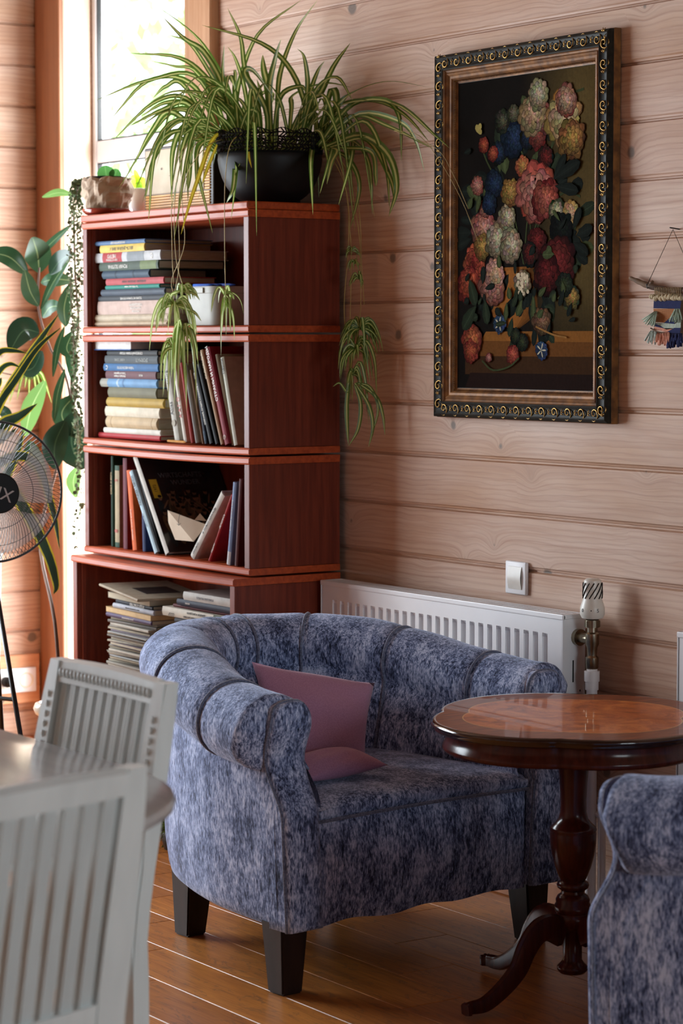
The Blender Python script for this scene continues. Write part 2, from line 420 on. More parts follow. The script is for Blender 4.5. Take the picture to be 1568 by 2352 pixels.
# window_1
w = thing('window_1', ((xo0+xo1)/2, YW+WD, 0), None, None); w['kind'] = 'structure'
wl = lambda p: (p.x-w.location.x, p.z)
zt1 = on_y(262, 318, YW+WD).z; zm1 = on_y(262, 370, YW+WD).z
hx = (xo1-xo0)/2
gl = NT('window_glass'); gl.set(Transmission_Weight=1.0, Roughness=0.0, IOR=1.45); gl.col((1, 1, 1))
# thin pane: glass shader with transparent look through straight glass
gx = gl.node('ShaderNodeBsdfTransparent'); gg = gl.node('ShaderNodeBsdfGlossy'); gg.inputs['Roughness'].default_value = .02
fr = gl.node('ShaderNodeFresnel'); fr.inputs[0].default_value = 1.45; gm = gl.node('ShaderNodeMixShader')
bf = gl.node('ShaderNodeNewGeometry').outputs['Backfacing']; gl.l.new(gl.math('MULTIPLY', fr.outputs[0], gl.math('SUBTRACT', 1.0, bf)), gm.inputs[0]); gl.l.new(gx.outputs[0], gm.inputs[1]); gl.l.new(gg.outputs[0], gm.inputs[2]); gl.l.new(gm.outputs[0], gl.out.inputs[0])
GLASS = gl.m
bm = NB(); t = .030
for a in (-hx, hx-t): box(bm, a, 0, .05, a+t, .06, WZ1, .006, 2)
box(bm, -hx+t, 0, WZ1-t, hx-t, .06, WZ1, .006, 2); box(bm, -hx+t, 0, .05, hx-t, .06, .11, .006, 2); box(bm, -hx+t, 0, zm1, hx-t, .06, zt1, .008, 2)
build('window_frame', bm, UPVC, w, auto=40)
bm = NB(); s = t
for za, zb in ((.11, zm1), (zt1, WZ1-t)):
    for a in (-hx+s, hx-s-.004): box(bm, a, .006, za, a+.004, .022, zb)
    box(bm, -hx+s, .006, za, hx-s, .022, za+.004); box(bm, -hx+s, .006, zb-.004, hx-s, .022, zb)
build('rubber_seal', bm, GASKET, w)
for za, zb in ((.11, zm1), (zt1, WZ1-t)):
    bm = NB(); box(bm, -hx+s, .011, za, hx-s, .017, zb); build('pane', bm, GLASS, w)
# window_2 (left wall) and window_3 (front wall), both beyond the picture's edge
def side_window(name, loc, wd, z0, z1, rot):
    o = thing(name, loc, None, None, rot=(0, 0, rot)); o['kind'] = 'structure'
    bm = NB(); t = .06
    for a in (-wd/2, wd/2-t, -t/2): box(bm, a, -.03, z0, a+t, .03, z1, .005)
    box(bm, -wd/2, -.03, z0, wd/2, .03, z0+t, .005); box(bm, -wd/2, -.03, z1-t, wd/2, .03, z1, .005)
    build('window_frame', bm, UPVC, o)
    return o
side_window('window_2', (XL-.08, (WY0+WY1)/2, 0), WY1-WY0, WA, WB, PI/2)
side_window('window_3', (XB+.08, 2.7, 0), 1.6, .8, 2.3, PI/2)
# ---- daylight
wd_ = bpy.data.worlds.new('overcast_sky'); bpy.context.scene.world = wd_; wd_.use_nodes = True
bg = wd_.node_tree.nodes['Background']; bg.inputs[0].default_value = (.93, .98, 1, 1); bg.inputs[1].default_value = 3.6
def area(name, loc, rot, sx, sy, power, col=(1, 1, 1), spread=180):
    d = bpy.data.lights.new(name, 'AREA'); d.shape = 'RECTANGLE'; d.size = sx; d.size_y = sy; d.energy = power; d.color = col
    d.spread = math.radians(spread)
    o = bpy.data.objects.new(name, d); C.objects.link(o); o.location = loc; o.rotation_euler = rot; return o
# daylight entering by the big window on the left, the window behind the viewer, and window_1
area('daylight_left', (XL-.135, (WY0+WY1)/2, (WA+WB)/2), (0, -PI/2, 0), WB-WA-.1, WY1-WY0-.1, 142, (.80, .905, 1.0))
area('daylight_behind', (XB+.135, 2.7, 1.55), (0, PI/2, 0), 1.4, 1.5, 56, (.78, .92, 1.0))
area('daylight_window', ((xo0+xo1)/2, YW+.22, 1.3), (-PI/2, 0, 0), xo1-xo0-.1, 2.4, 80, (.9, .97, 1))
bpy.context.scene.view_settings.view_transform = 'Standard'; bpy.context.scene.view_settings.look = 'None'
bpy.context.scene.view_settings.exposure = 0.15; bpy.context.scene.view_settings.gamma = 1
# tree outside window_1
_t = at(500, 60, 22)
tr = thing('garden_tree', (_t.x, _t.y, 0), 'leafy green tree outside seen through the window pane', 'tree')
bm = NB(); tube(bm, [(0, 0, -1), (.1, 0, 1.5), (0, .1, 3.5), (.2, 0, 5)], [.14, .12, .1, .05], 10); build('trunk', bm, STEMD, tr, smooth=True)
bm = NB(); rr = random.Random(3)
for i in range(1500):
    a, b = rr.uniform(0, 2*PI), rr.uniform(-1, 1); q = rr.uniform(.3, 1)**.5
    p = V((1.25*q*math.cos(a)*math.sqrt(1-b*b), 1.25*q*math.sin(a)*math.sqrt(1-b*b), 2.4+3.0*b*q)) 
    d = V((rr.gauss(0, 1), rr.gauss(0, 1), rr.gauss(0, 1))).normalized()*.12; e = d.cross(V((rr.gauss(0, 1), rr.gauss(0, 1), rr.gauss(0, 1)))).normalized()*.06
    bm.faces.new([bm.verts.new(p+d), bm.verts.new(p+e), bm.verts.new(p-d), bm.verts.new(p-e)])
gm_ = plain('sunlit_foliage', rgb(190, 220, 160), rgb(160, 200, 130), rough=.6)
build('foliage', bm, gm_, tr)['kind'] = 'stuff'
# ================================================================ bookcase (four stacked sections)
BX0 = -6.635; BX1 = -5.678; YB = 3.895; YU = 3.59; YLO = 3.54
def section(z0, z1, x0, x1, yf, label, sagt=0, sagb=0, top_over=0):
    o = thing('bookcase_section', ((x0+x1)/2, yf, z0), label, 'bookcase', 'stacked bookcase units')
    w = (x1-x0)/2; h = z1-z0; D = YB-yf; t = .021
    def board(nm, za, zb, sag, fo=.0):
        bm = NB(); n = 16; rows = []
        prof = [(-fo, za), (-fo-.003, za+.004), (-fo-.003, zb-.005), (-fo+.002, zb-.0005), (D, zb-.0005), (D, za)]
        for i in range(n+1):
            u = -1+2*i/n; s = -sag*(1-u*u)
            rows.append([bm.verts.new((u*(w+.001), y, z+s)) for y, z in prof])
        for A, B in zip(rows, rows[1:]):
            for k in range(len(prof)): bm.faces.new((A[k], B[k], B[(k+1) % len(prof)], A[(k+1) % len(prof)]))
        bm.faces.new(rows[0]); bm.faces.new(rows[-1][::-1]); build(nm, bm, MAH, o)
    board('top_board', h-t, h, sagt, top_over); board('bottom_board', 0.0015, t, sagb)
    for s in (-1, 1):
        bm = NB(); a = w-.026 if s > 0 else -w
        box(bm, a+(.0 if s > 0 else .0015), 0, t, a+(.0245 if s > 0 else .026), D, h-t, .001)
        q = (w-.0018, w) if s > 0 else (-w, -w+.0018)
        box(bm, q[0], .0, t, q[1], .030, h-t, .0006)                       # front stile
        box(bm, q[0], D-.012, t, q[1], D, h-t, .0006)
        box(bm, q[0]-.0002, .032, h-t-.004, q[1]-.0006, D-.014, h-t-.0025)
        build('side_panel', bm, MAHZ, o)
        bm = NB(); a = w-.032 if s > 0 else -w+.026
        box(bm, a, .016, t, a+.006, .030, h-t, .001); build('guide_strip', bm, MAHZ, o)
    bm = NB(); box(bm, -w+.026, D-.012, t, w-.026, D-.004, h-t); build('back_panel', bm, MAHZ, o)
    return o
J = [0.797, 1.134, 1.475, 1.820]
section(J[2], J[3]-.004, BX0, BX1, YU, 'mahogany bookcase unit, topmost of the four, with book stack and pale plastic box')
section(J[1], J[2]-.004, BX0, BX1, YU, 'mahogany bookcase unit second from the top with leaning red and black spines', 0, .004)
section(J[0], J[1]-.004, BX0, BX1, YU, 'mahogany bookcase unit third from the top holding a paper boat', .004, 0)
lo = section(.40, J[0]-.004, BX0+.012, BX1+.002, YLO, 'deeper bottom mahogany bookcase unit crammed with magazine piles', .003, 0, .004)
# crown board
bm = NB(); box(bm, BX0-.004, YU-.006, J[3]-.0035, BX1+.003, YB, J[3]+.018, .005, 3)
tag(build('crown_board', bm, MAH), 'moulded mahogany top board of the bookcase under the potted plants', 'shelf board')
# cupboard under it
o = thing('base_cupboard', ((BX0+BX1)/2, YLO, 0), 'closed mahogany base of the bookcase, mostly hidden behind the blue armchair', 'cupboard')
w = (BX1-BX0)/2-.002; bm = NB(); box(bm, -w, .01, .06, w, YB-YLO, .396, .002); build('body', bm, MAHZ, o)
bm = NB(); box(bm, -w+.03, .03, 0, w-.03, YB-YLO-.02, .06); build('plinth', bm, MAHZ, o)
for s in (-1, 1):
    bm = NB(); box(bm, min(0, s*(w-.006))+.002, 0, .075, max(0, s*(w-.006))-.002, .012, .388, .003); d = build('door', bm, MAH, o)
    bm = NB(); lathe(bm, [(.004, 0), (.006, .006), (.012, .012), (.012, .018), (.004, .022)], 16)
    bmesh.ops.transform(bm, matrix=Matrix.Translation((s*.03, 0, .25)) @ Matrix.Rotation(PI/2, 4, 'X'), verts=bm.verts); build('knob', bm, GOLD, d, smooth=True)
# ================================================================ books
def book(name, T, H, D, col, loc, label, group=None, rot=(0, 0, 0), fore=False, soft=False, title=None, ts=.012, tc=None,
         tdir=1, tz=.5, rnd=.003, pcol=None, sq=1.0, bands=None, cat='book', mat=None, tx=.5, jog=0):
    o = thing(name, loc, label, cat, group, rot)
    ct = .0008 if soft else .0024; ins = .0006 if soft else .004
    col = tuple(x*.74 for x in col); cm = mat or colmat(col, .5, 'book_cloth')
    bm = NB()
    if not fore:
        # spine with slight round, two boards
        n = 6
        out = [(T*i/n, -rnd*math.sin(PI*i/n)) for i in range(n+1)]
        pts = [(0, D)] + out + [(T, D)] + [(T-ct, D)] + [(T-ct, .003)] + [(ct, .003)] + [(ct, D)]
        poly(bm, pts, H, 'z')
    else:
        pts = [(0, 0), (0, D), (T, D), (T, 0), (T-ct, 0), (T-ct, D-.003), (ct, D-.003), (ct, 0)]
        poly(bm, pts, H, 'z')
    build('cover', bm, cm, o)
    bm = NB()
    if not fore: box(bm, ct+.0001, .0032, ins, T-ct-.0001, D-ins, H-ins, .0004)
    else: box(bm, ct+.0001, ins, ins, T-ct-.0001, D-.0032, H-ins, .0004)
    build('pages', bm, pcol or PAGES, o)
    if bands:
        for za, zb, c in bands:
            bm = NB(); n = 6
            pts = [(T*i/n*.998+T*.001, -rnd*math.sin(PI*i/n)-.0003) for i in range(n+1)] + [(T*.999, .002), (T*.001, .002)]
            poly(bm, pts, H*(zb-za), 'z'); bmesh.ops.translate(bm, vec=(0, 0, H*za), verts=bm.verts)
            build('spine_panel', bm, colmat(tuple(x*.74 for x in c), .5), o)
    if title:
        for q, (s_, zz, sz, xx) in enumerate(title if isinstance(title, list) else [(title, tz, ts, tx)]):
            text(s_, sz, tc or INKW, o, basis((0, 0, tdir), (-tdir, 0, 0), (T*xx, -rnd-.0007, H*zz)), squeeze=sq)
    return o
YS = 3.615
def shelf_z(n): return {1: J[2], 2: J[1], 3: J[0]}[n] + .0212
def stack(rows, zb, ybase, zoom, group, floor=None):
    """rows: (label, xL, xR, ytop, ybot, depth, dict) in zoom pixels, top to bottom"""
    ox, oy, sc = zoom; zs = []
    for r in rows:
        a = on_y(ox+r[1]/sc, oy+r[3]/sc, ybase); b = on_y(ox+r[1]/sc, oy+r[4]/sc, ybase); c = on_y(ox+r[2]/sc, oy+r[3]/sc, ybase)
        zs.append((a.x, c.x, a.z, b.z))
    z = zb
    for r, (xa, xb, zt, zbm) in list(zip(rows, zs))[::-1]:
        T = (zt-zbm); k = dict(r[6]); dy = k.pop('dy', 0); ang = k.pop('ang', 0); nm = k.pop('name', 'book'); col = k.pop('col'); tk = k.pop('tk', 1)
        T *= tk
        book(nm, T, xb-xa, r[5], col, (xa, ybase+dy, z+T+.0004), r[0], group, rot=(0, PI/2, math.radians(ang)), **k)
        z += T+.0006
    return z
Z2 = (180, 460, 2.529)
g = 'books piled flat on the top shelf'
S1 = [
 ('thin blue book lying on top of the pile, top shelf', 75, 388, 228, 251, .235, dict(col=rgb(92, 124, 164), title='АНАЛИЗИРУЕМ ВСЕ', tdir=-1, ts=.009, tz=.52, dy=0, jog=0)),
 ('yellow book with black title lying under the thin blue one', 128, 385, 257, 300, .235, dict(col=rgb(232, 198, 92), title='ШЕСТЬ ДНЕЙ НА ЛУНЕ-1', tdir=-1, ts=.0135, tc=INKK, sq=.86)),
 ('thick white and red jacketed book under the yellow one', 100, 478, 306, 360, .235, dict(col=rgb(196, 196, 196), bands=[(.12, .42, rgb(176, 32, 36)), (.5, .76, rgb(140, 146, 150))], title=[('МЕТРО', .27, .015, .35), ('КАК УСТРОЕНО', .27, .009, .75), ('С', .88, .02, .5)], tdir=-1)),
 ('mottled dark green jacketed book lying below the white and red one', 125, 465, 362, 410, .23, dict(col=rgb(62, 78, 60), title='ЯСНАЯ ПОЛЯНА', tdir=-1, ts=.015, tz=.33, bands=[(.7, .97, rgb(108, 124, 72))])),
 ('dark blue cloth book with raised bands lying mid pile', 145, 415, 414, 459, .20, dict(col=rgb(58, 80, 98), rnd=.006, bands=[(.28, .31, rgb(40, 58, 74)), (.66, .69, rgb(40, 58, 74))])),
 ('faded red book with small dark lettering, top shelf pile', 163, 497, 461, 498, .18, dict(col=rgb(186, 72, 76), title='ВОЛШЕБНАЯ  ГОРОДСКАЯ  СКАЗКА', tdir=-1, ts=.009, tc=INKK, sq=.9)),
 ('thin teal book with white lettering under the red one', 160, 472, 499, 521, .20, dict(col=rgb(30, 140, 124), title='Ten Afrika unter winter', tdir=-1, ts=.0085)),
 ('slate grey book without title lying below the teal one', 137, 505, 523, 560, .19, dict(col=rgb(72, 82, 96), rnd=.005)),
 ('battered black and white book on the pink slipcase', 120, 512, 563, 592, .2, dict(col=rgb(50, 54, 60), title='ТЕОРИЯ ИСТОРИИ И ПРОЧЕЕ', tdir=-1, ts=.009, sq=1.0, pcol=colmat(rgb(212, 214, 220)))),
 ('wide dusty pink book with faint white lettering', 115, 530, 594, 670, .2, dict(col=rgb(202, 172, 158), title=[('ПОВСЕДНЕВНАЯ', .55, .009, .28), ('КОНСТАНТИН', .55, .009, .52), ('РАССКАЗЫ', .55, .008, .78)], tdir=-1)),
 ('cream paper-wrapped book with worn edge below the pink one', 80, 525, 671, 709, .2, dict(col=rgb(202, 184, 158), rnd=.005)),
 ('crumpled cream paper-bound volume at the bottom of the top pile', 72, 520, 711, 739, .2, dict(col=rgb(214, 192, 162), rnd=.006)),
]
stack(S1, shelf_z(1), YS+.002, Z2, g)
# pale plastic organiser box with things in it
zb = shelf_z(1); a = on_y(180+600/2.529, 460+700/2.529, 3.64); b = on_y(180+800/2.529, 460+700/2.529, 3.64)
o = thing('storage_box', ((a.x+b.x)/2, 3.64, zb), 'pale grey plastic storage box with rounded corners beside the top book pile', 'box')
w = (b.x-a.x)/2; hh = on_y(180+720/2.529, 460+500/2.529, 3.64).z-zb
def rrect(w, d0, d1, r, n=6):
    out = []
    for cx, cy, a0 in ((w-r, d0+r, -90), (w-r, d1-r, 0), (-w+r, d1-r, 90), (-w+r, d0+r, 180)):
        for i in range(n+1):
            t = math.radians(a0+90*i/n); out.append((cx+r*math.cos(t), cy+r*math.sin(t)))
    return out
PLA = plain('grey_white_plastic', rgb(168, 166, 158), rough=.5, spec=.25)
bm = NB(); n0 = None
levels = [(.90, 0, 0), (.94, .002, 0), (.985, hh*.82, 0), (1.0, hh*.83, 0), (1.0, hh-.003, 0), (.99, hh, 0), (.96, hh, 0), (.95, hh-.004, 0), (.90, .006, 0)]
rings = []
for s, z, _ in levels:
    rings.append([bm.verts.new((x*s, .1+(y-.1)*s, z)) for x, y in rrect(w, 0, .2, .045)])
for A, B in zip(rings, rings[1:]):
    for k in range(len(A)): bm.faces.new((A[k], A[(k+1) % len(A)], B[(k+1) % len(A)], B[k]))
bm.faces.new(rings[0][::-1]); bm.faces.new(rings[-1])
build('tub', bm, PLA, o, auto=35)
bm = NB(); box(bm, -.03, -.0045, hh*.83, .03, -.001, hh*.97, .001); build('handle', bm, PLA, o)
for i, (u, c, l) in enumerate(((-.25, rgb(36, 88, 180), .09), (.0, rgb(30, 70, 150), .08), (.3, rgb(24, 60, 140), .1))):
    bm = NB(); tube(bm, [(0, 0, 0), (l*.75, .01, 0), (l, .012, 0)], [.0048, .0048, .002], 8)
    tag(build('pen', bm, colmat(c, .3), smooth=True), ['bright blue pen lying at the left on the storage box', 'darker blue pen lying in the middle of the storage box', 'dark blue pen lying at the right end of the storage box'][i], 'pen', 'pens on the storage box')
    bpy.context.scene.collection.objects[-1].location = (o.location.x-.02+u*w*1.3, 3.655+.012*i, zb+hh+.0035)
bm = NB(); box(bm, -w*.5, .05, hh*.5, w*.9, .19, hh-.004, .004)
q = tag(build('notebook', bm, colmat(rgb(24, 56, 130), .4)), 'dark blue notebook standing inside the pale storage box', 'notebook'); q.location = o.location
book('book', .016, .2, .16, rgb(120, 116, 108), (BX1-.12, 3.70, zb+hh*.2+.05), 'grey patterned book leaning at the right behind the storage box', rot=(0, math.radians(17), 0), soft=True)
# ---- second shelf
Z3 = (180, 760, 2.529)
S2 = [
 ('big blue-covered book with white page edges outward, top of second pile', 60, 318, 76, 166, .22, dict(col=rgb(44, 92, 164), fore=True, pcol=colmat(rgb(206, 206, 204), .8), dy=-.01)),
 ('black book with white lettering under the blue-covered one', 170, 460, 170, 200, .2, dict(col=rgb(28, 28, 30), title='СЛУЖЕБНЫЙ РОМАН ЭПОХИ', tdir=-1, ts=.0095)),
 ('charcoal book lettered in grey, second shelf pile', 157, 462, 201, 246, .2, dict(col=rgb(62, 68, 72), title=[('SFORMATI', .72, .016, .5), ('AGENT ZONE', .3, .010, .5)], tdir=-1, tc=colmat(rgb(160, 164, 160)), ts=.015)),
 ('deep blue book with white lettering and a small moon mark', 150, 465, 243, 284, .2, dict(col=rgb(34, 96, 150), title=[('ТАЙНА МЕСТА ГЕТТО', .42, .0095, .5), ('C', .07, .018, .5)], tdir=-1)),
 ('maroon book with two lines of pale lettering', 162, 452, 287, 330, .2, dict(col=rgb(98, 48, 56), title=[('Tenlin art legement', .3, .009, .3), ('Antologie et langen', .3, .009, .68), ('FIGUR', .72, .008, .5)], tdir=-1)),
 ('torn light blue cloth book with frayed left edge', 135, 460, 326, 374, .2, dict(col=rgb(112, 156, 196), bands=[(0, .13, rgb(166, 162, 150)), (.3, .33, rgb(178, 196, 210)), (.4, .43, rgb(86, 124, 164))], rnd=.006)),
 ('olive green book without title, second shelf pile', 178, 456, 372, 430, .2, dict(col=rgb(112, 106, 78), rnd=.005)),
 ('mustard yellow thick book in the second pile', 172, 500, 412, 468, .2, dict(col=rgb(186, 152, 62), rnd=.007, tk=.92)),
 ('cream book with dark page block under the mustard one', 160, 473, 466, 528, .24, dict(col=rgb(218, 204, 180), rnd=.004, tk=.9)),
 ('tan thick book with grooved rounded spine near the bottom', 168, 462, 514, 590, .24, dict(col=rgb(200, 172, 132), rnd=.007, tk=.85, bands=[(.1, .11, rgb(160, 128, 90)), (.9, .91, rgb(160, 128, 90))])),
 ('thin white book lying on the red one', 150, 478, 570, 610, .22, dict(col=rgb(222, 214, 200), tk=.75)),
 ('bright red thin book at the bottom of the second pile', 120, 475, 596, 640, .25, dict(col=rgb(178, 28, 34), tk=.65)),
]
stack(S2, shelf_z(2), YS+.004, Z3, 'books piled flat on the second shelf')
def stand(label, zoom, top, bot, T, D, zb, ybase, **k):
    """one standing or leaning book; top/bot = zoom pixel of its left front edge's ends (right edge if it leans right)"""
    ox, oy, sc = zoom
    a = on_y(ox+top[0]/sc, oy+top[1]/sc, ybase); b = on_y(ox+bot[0]/sc, oy+bot[1]/sc, ybase)
    dx, dz = a.x-b.x, a.z-zb; ph = math.atan2(dx, dz); H = math.hypot(dx, dz)
    x, z = b.x, zb+.0006
    if ph > 0: z += T*math.sin(ph)
    col = k.pop('col'); nm = k.pop('name', 'book')
    return book(nm, T, H, D, col, (x, ybase+k.pop('dy', 0), z), label, k.pop('group', None), rot=(0, ph, 0), **k)
zb = shelf_z(2); g2 = 'books leaning left on the second shelf'
stand('pale grey atlas with black lettering and round seal, leaning on the second pile', Z3, (488, 150), (562, 645), .026, .2, zb, YS, col=rgb(196, 192, 180), group=g2,
      title=[('Atlas', .38, .02, .5), ('scura', .74, .02, .5)], tc=INKK, tdir=1, ts=.02)
stand('white spine with red script leaning beside the atlas', Z3, (548, 205), (614, 655), .016, .19, zb, YS, col=rgb(226, 218, 206), group=g2, title=[('A A Г О', .45, .018, .5)], tc=INKR, tdir=1)
stand('red book between the white spine and the crumpled grey one', Z3, (590, 190), (655, 655), .012, .2, zb, YS, col=rgb(164, 52, 46), group=g2)
stand('crumpled grey jacketed book leaning on the second shelf', Z3, (612, 195), (684, 652), .015, .2, zb, YS, col=rgb(146, 144, 140), group=g2, rnd=.005)
stand('thin tan book squeezed between grey and navy ones', Z3, (650, 230), (722, 655), .006, .19, zb, YS, col=rgb(160, 126, 98), group=g2)
stand('navy book with silver bottom label leaning on the second shelf', Z3, (668, 200), (735, 655), .012, .19, zb, YS, col=rgb(44, 54, 72), group=g2, bands=[(.04, .16, rgb(70, 90, 110))])
stand('black book with tiny white lettering down the spine', Z3, (662, 185), (763, 660), .016, .2, zb, YS, col=rgb(22, 22, 26), group=g2, title='СОБРАНИЕ ЛУЧШИХ РАССКАЗОВ И НОВЕЛЛ', tdir=1, ts=.009, tx=.3, tz=.55, sq=.8)
stand('plain black tall book left of the gilt one', Z3, (690, 200), (798, 660), .014, .2, zb, YS, col=rgb(16, 16, 18), group=g2)
stand('beige book with gilt ribbed spine beside the crimson one', Z3, (709, 118), (828, 662), .013, .2, zb, YS, col=rgb(178, 142, 108), group=g2, title='ПОЛКОВОДЦЫ', tdir=1, ts=.011, tz=.84, tc=INKG)
stand('crimson book lettered СТРАНЫ И НАРОДЫ with a white emblem', Z3, (740, 106), (853, 664), .020, .2, zb, YS, col=rgb(140, 28, 46), group=g2, title='СТРАНЫ И НАРОДЫ', tdir=1, ts=.0165, tz=.73, sq=1.0)
stand('faded beige book behind the white-green one', Z3, (796, 142), (893, 660), .011, .2, zb, YS+.012, col=rgb(160, 144, 122), group=g2)
stand('pale green-white book with small dark title, rightmost leaning one', Z3, (826, 160), (905, 670), .018, .2, zb, YS, col=rgb(196, 196, 180), group=g2, title='Париж', tdir=1, ts=.014, tz=.90, tc=INKK)
book('book', .012, .19, .12, rgb(150, 20, 34), (BX1-.046, 3.72, zb+.001), 'red book standing against the right side of the second shelf')
# emblem on the crimson book: ring drawn in lettering white
em = [x for x in C.objects if x.get('label', '').startswith('crimson')][0]
bm = NB(); tube(bm, [(.01+.006*math.cos(a), -.0042, .022+.006*math.sin(a)) for a in [i*PI/8 for i in range(16)]], .0006, 4, closed=True)
tube(bm, [(.01+.003*math.cos(a), -.0042, .022+.003*math.sin(a)) for a in [i*PI/4 for i in range(8)]], .0006, 4, closed=True)
build('emblem', bm, INKW, em)
em = [x for x in C.objects if x.get('label', '').startswith('pale grey atlas')][0]
bm = NB(); lathe(bm, [(.0001, 0), (.010, 0), (.010, .0004), (.0001, .0004)], 24, cap=False)
bmesh.ops.transform(bm, matrix=Matrix.Translation((.013, -.0036, .055)) @ Matrix.Rotation(PI/2, 4, 'X'), verts=bm.verts); build('round_seal', bm, colmat(rgb(150, 142, 124)), em)
# a pencil under them
bm = NB(); tube(bm, [(0, 0, 0), (.1, -.004, 0), (.11, -.0045, 0)], [.0035, .0035, .0006], 6); q = tag(build('pencil', bm, colmat(rgb(190, 130, 50))), 'yellow pencil lying at the front edge of the second shelf', 'pencil')
q.location = on_y(180+520/2.529, 760+652/2.529, 3.605); q.location.z = zb+.0042
# ---- third shelf
Z4 = (180, 1020, 2.529); zb = shelf_z(3); g3 = 'books standing on the third shelf'
stand('dark green spine with cream lettering at the far left, third shelf', Z4, (190, 70), (192, 590), .013, .2, zb, YS+.02, col=rgb(30, 62, 44), title='САША И ВЕРА', tdir=1, ts=.010, tz=.7, tc=INKG, group=g3)
stand('cream book with red ornament beside the dark green spine', Z4, (212, 125), (214, 590), .027, .19, zb, YS+.02, col=rgb(176, 156, 122), bands=[(.0, .06, rgb(40, 74, 52)), (.94, 1, rgb(40, 74, 52))], title=[('S', .82, .02, .5), ('8', .2, .024, .5)], tc=INKR, tdir=1, group=g3)
stand('maroon book between cream and orange ones', Z4, (258, 82), (262, 592), .024, .2, zb, YS+.01, col=rgb(104, 26, 44), group=g3)
stand('bright orange book leaning slightly on the third shelf', Z4, (280, 155), (316, 594), .024, .2, zb, YS, col=rgb(226, 98, 26), title='Новейшая история дизайна', tdir=1, ts=.007, tz=.32, group=g3)
stand('dark navy low book behind the pale blue one', Z4, (366, 300), (374, 606), .018, .2, zb, YS+.01, col=rgb(30, 46, 92), group=g3)
stand('pale blue book lettered JOHN LENNON leaning left', Z4, (297, 168), (444, 640), .018, .2, zb, YS-.014, col=rgb(190, 216, 228), title=[('JOHN LENNON', .76, .0145, .5), ('Imagine all the people', .4, .005, .5)], tdir=-1, ts=.011, tc=INKK, group=g3)
stand('black glossy book right behind the pale blue one', Z4, (344, 160), (468, 632), .014, .2, zb, YS-.004, col=rgb(20, 22, 26), group=g3)
bigb = stand('large dark photo book with white spine and crowd on its cover', Z4, (319, 84), (508, 646), .022, .27, zb, YS-.010, col=rgb(30, 32, 32), mat=plain('photo_cover', rgb(34, 36, 38), rgb(22, 24, 26), rough=.25), group=g3, bands=[(0, 1, rgb(206, 200, 190))], pcol=colmat(rgb(196, 196, 192)))
def crowd(o, T, H):
    rr = random.Random(5); bm = NB(); lay = bm.loops.layers.float_color.new('Col')
    def ell(cy, cz, a, b, c, rot=0, lift=.0004):
        vs = []
        for i in range(14):
            t = 2*PI*i/14; y, z = a*math.cos(t), b*math.sin(t); vs.append(bm.verts.new((T+lift, cy+y*math.cos(rot)-z*math.sin(rot), cz+y*math.sin(rot)+z*math.cos(rot))))
        f = bm.faces.new(vs)
        for l in f.loops: l[lay] = (*c, 1)
    for i in range(42):
        y = rr.uniform(.03, .22); z = rr.uniform(.09, .2) - abs(y-.12)*.15
        c = rr.choice([rgb(70, 62, 50), rgb(44, 48, 52), rgb(96, 80, 62), rgb(30, 36, 34), rgb(58, 50, 44)])
        ell(y, z-.03, .012, .035, c, rr.uniform(-.3, .3), .0003+i*1e-5)
        ell(y, z+.012, .0065, .0085, rgb(126, 96, 76), 0, .0009+i*1e-5)
        ell(y, z+.018, .007, .005, rgb(40, 32, 28), 0, .0014+i*1e-5)
        ell(y+rr.uniform(-.015, .015), z-.01, .003, .02, rgb(118, 90, 70), rr.uniform(-1, 1), .0011+i*1e-5)
    build('cover_picture', bm, m_attr('printed_cover'), o)
crowd(bigb, .022, .27)
text('WIRTSCHAFTS', .024, colmat(rgb(90, 92, 96)), bigb, basis((0, 1, 0), (0, 0, 1), (.0232, .125, .262)), squeeze=.95)
text('WUNDER', .024, colmat(rgb(90, 92, 96)), bigb, basis((0, 1, 0), (0, 0, 1), (.0232, .135, .236)), squeeze=.95)
bm = NB(); box(bm, .022, .012, .185, .0232, .038, .25); build('yellow_sticker', bm, colmat(rgb(190, 160, 48)), bigb)
text('1972', .014, INKK, bigb, basis((0, 0, 1), (0, -1, 0), (.0236, .025, .218)))
stand('white book with ornamented dark title leaning right', Z4, (832, 302), (653, 612), .022, .15, zb, YS-.006, col=rgb(214, 208, 198), title=[('СКОЛЬКО', .14, .009, .5), ('И ТОЛЬКО ОДНАЖДЫ', .58, .0095, .5)], tdir=1, tc=INKK, group=g3, mat=None)
stand('red slim book leaning right near the pale blue spine', Z4, (890, 300), (757, 636), .011, .15, zb, YS-.004, col=rgb(172, 30, 36), title=[('Карелия', .2, .008, .5), ('ЛЕТОПИСЬ', .6, .009, .5)], tdir=1, group=g3)
stand('light blue tall book with white foot, third shelf right', Z4, (900, 225), (862, 683), .018, .14, zb, YS-.014, col=rgb(134, 156, 196), bands=[(0, .16, rgb(220, 220, 224))], title='история русского быта', tdir=1, ts=.008, tz=.6, group=g3)
stand('dark maroon cloth book at the right end of the third shelf', Z4, (935, 205), (908, 688), .016, .14, zb, YS-.014, col=rgb(92, 34, 36), group=g3)
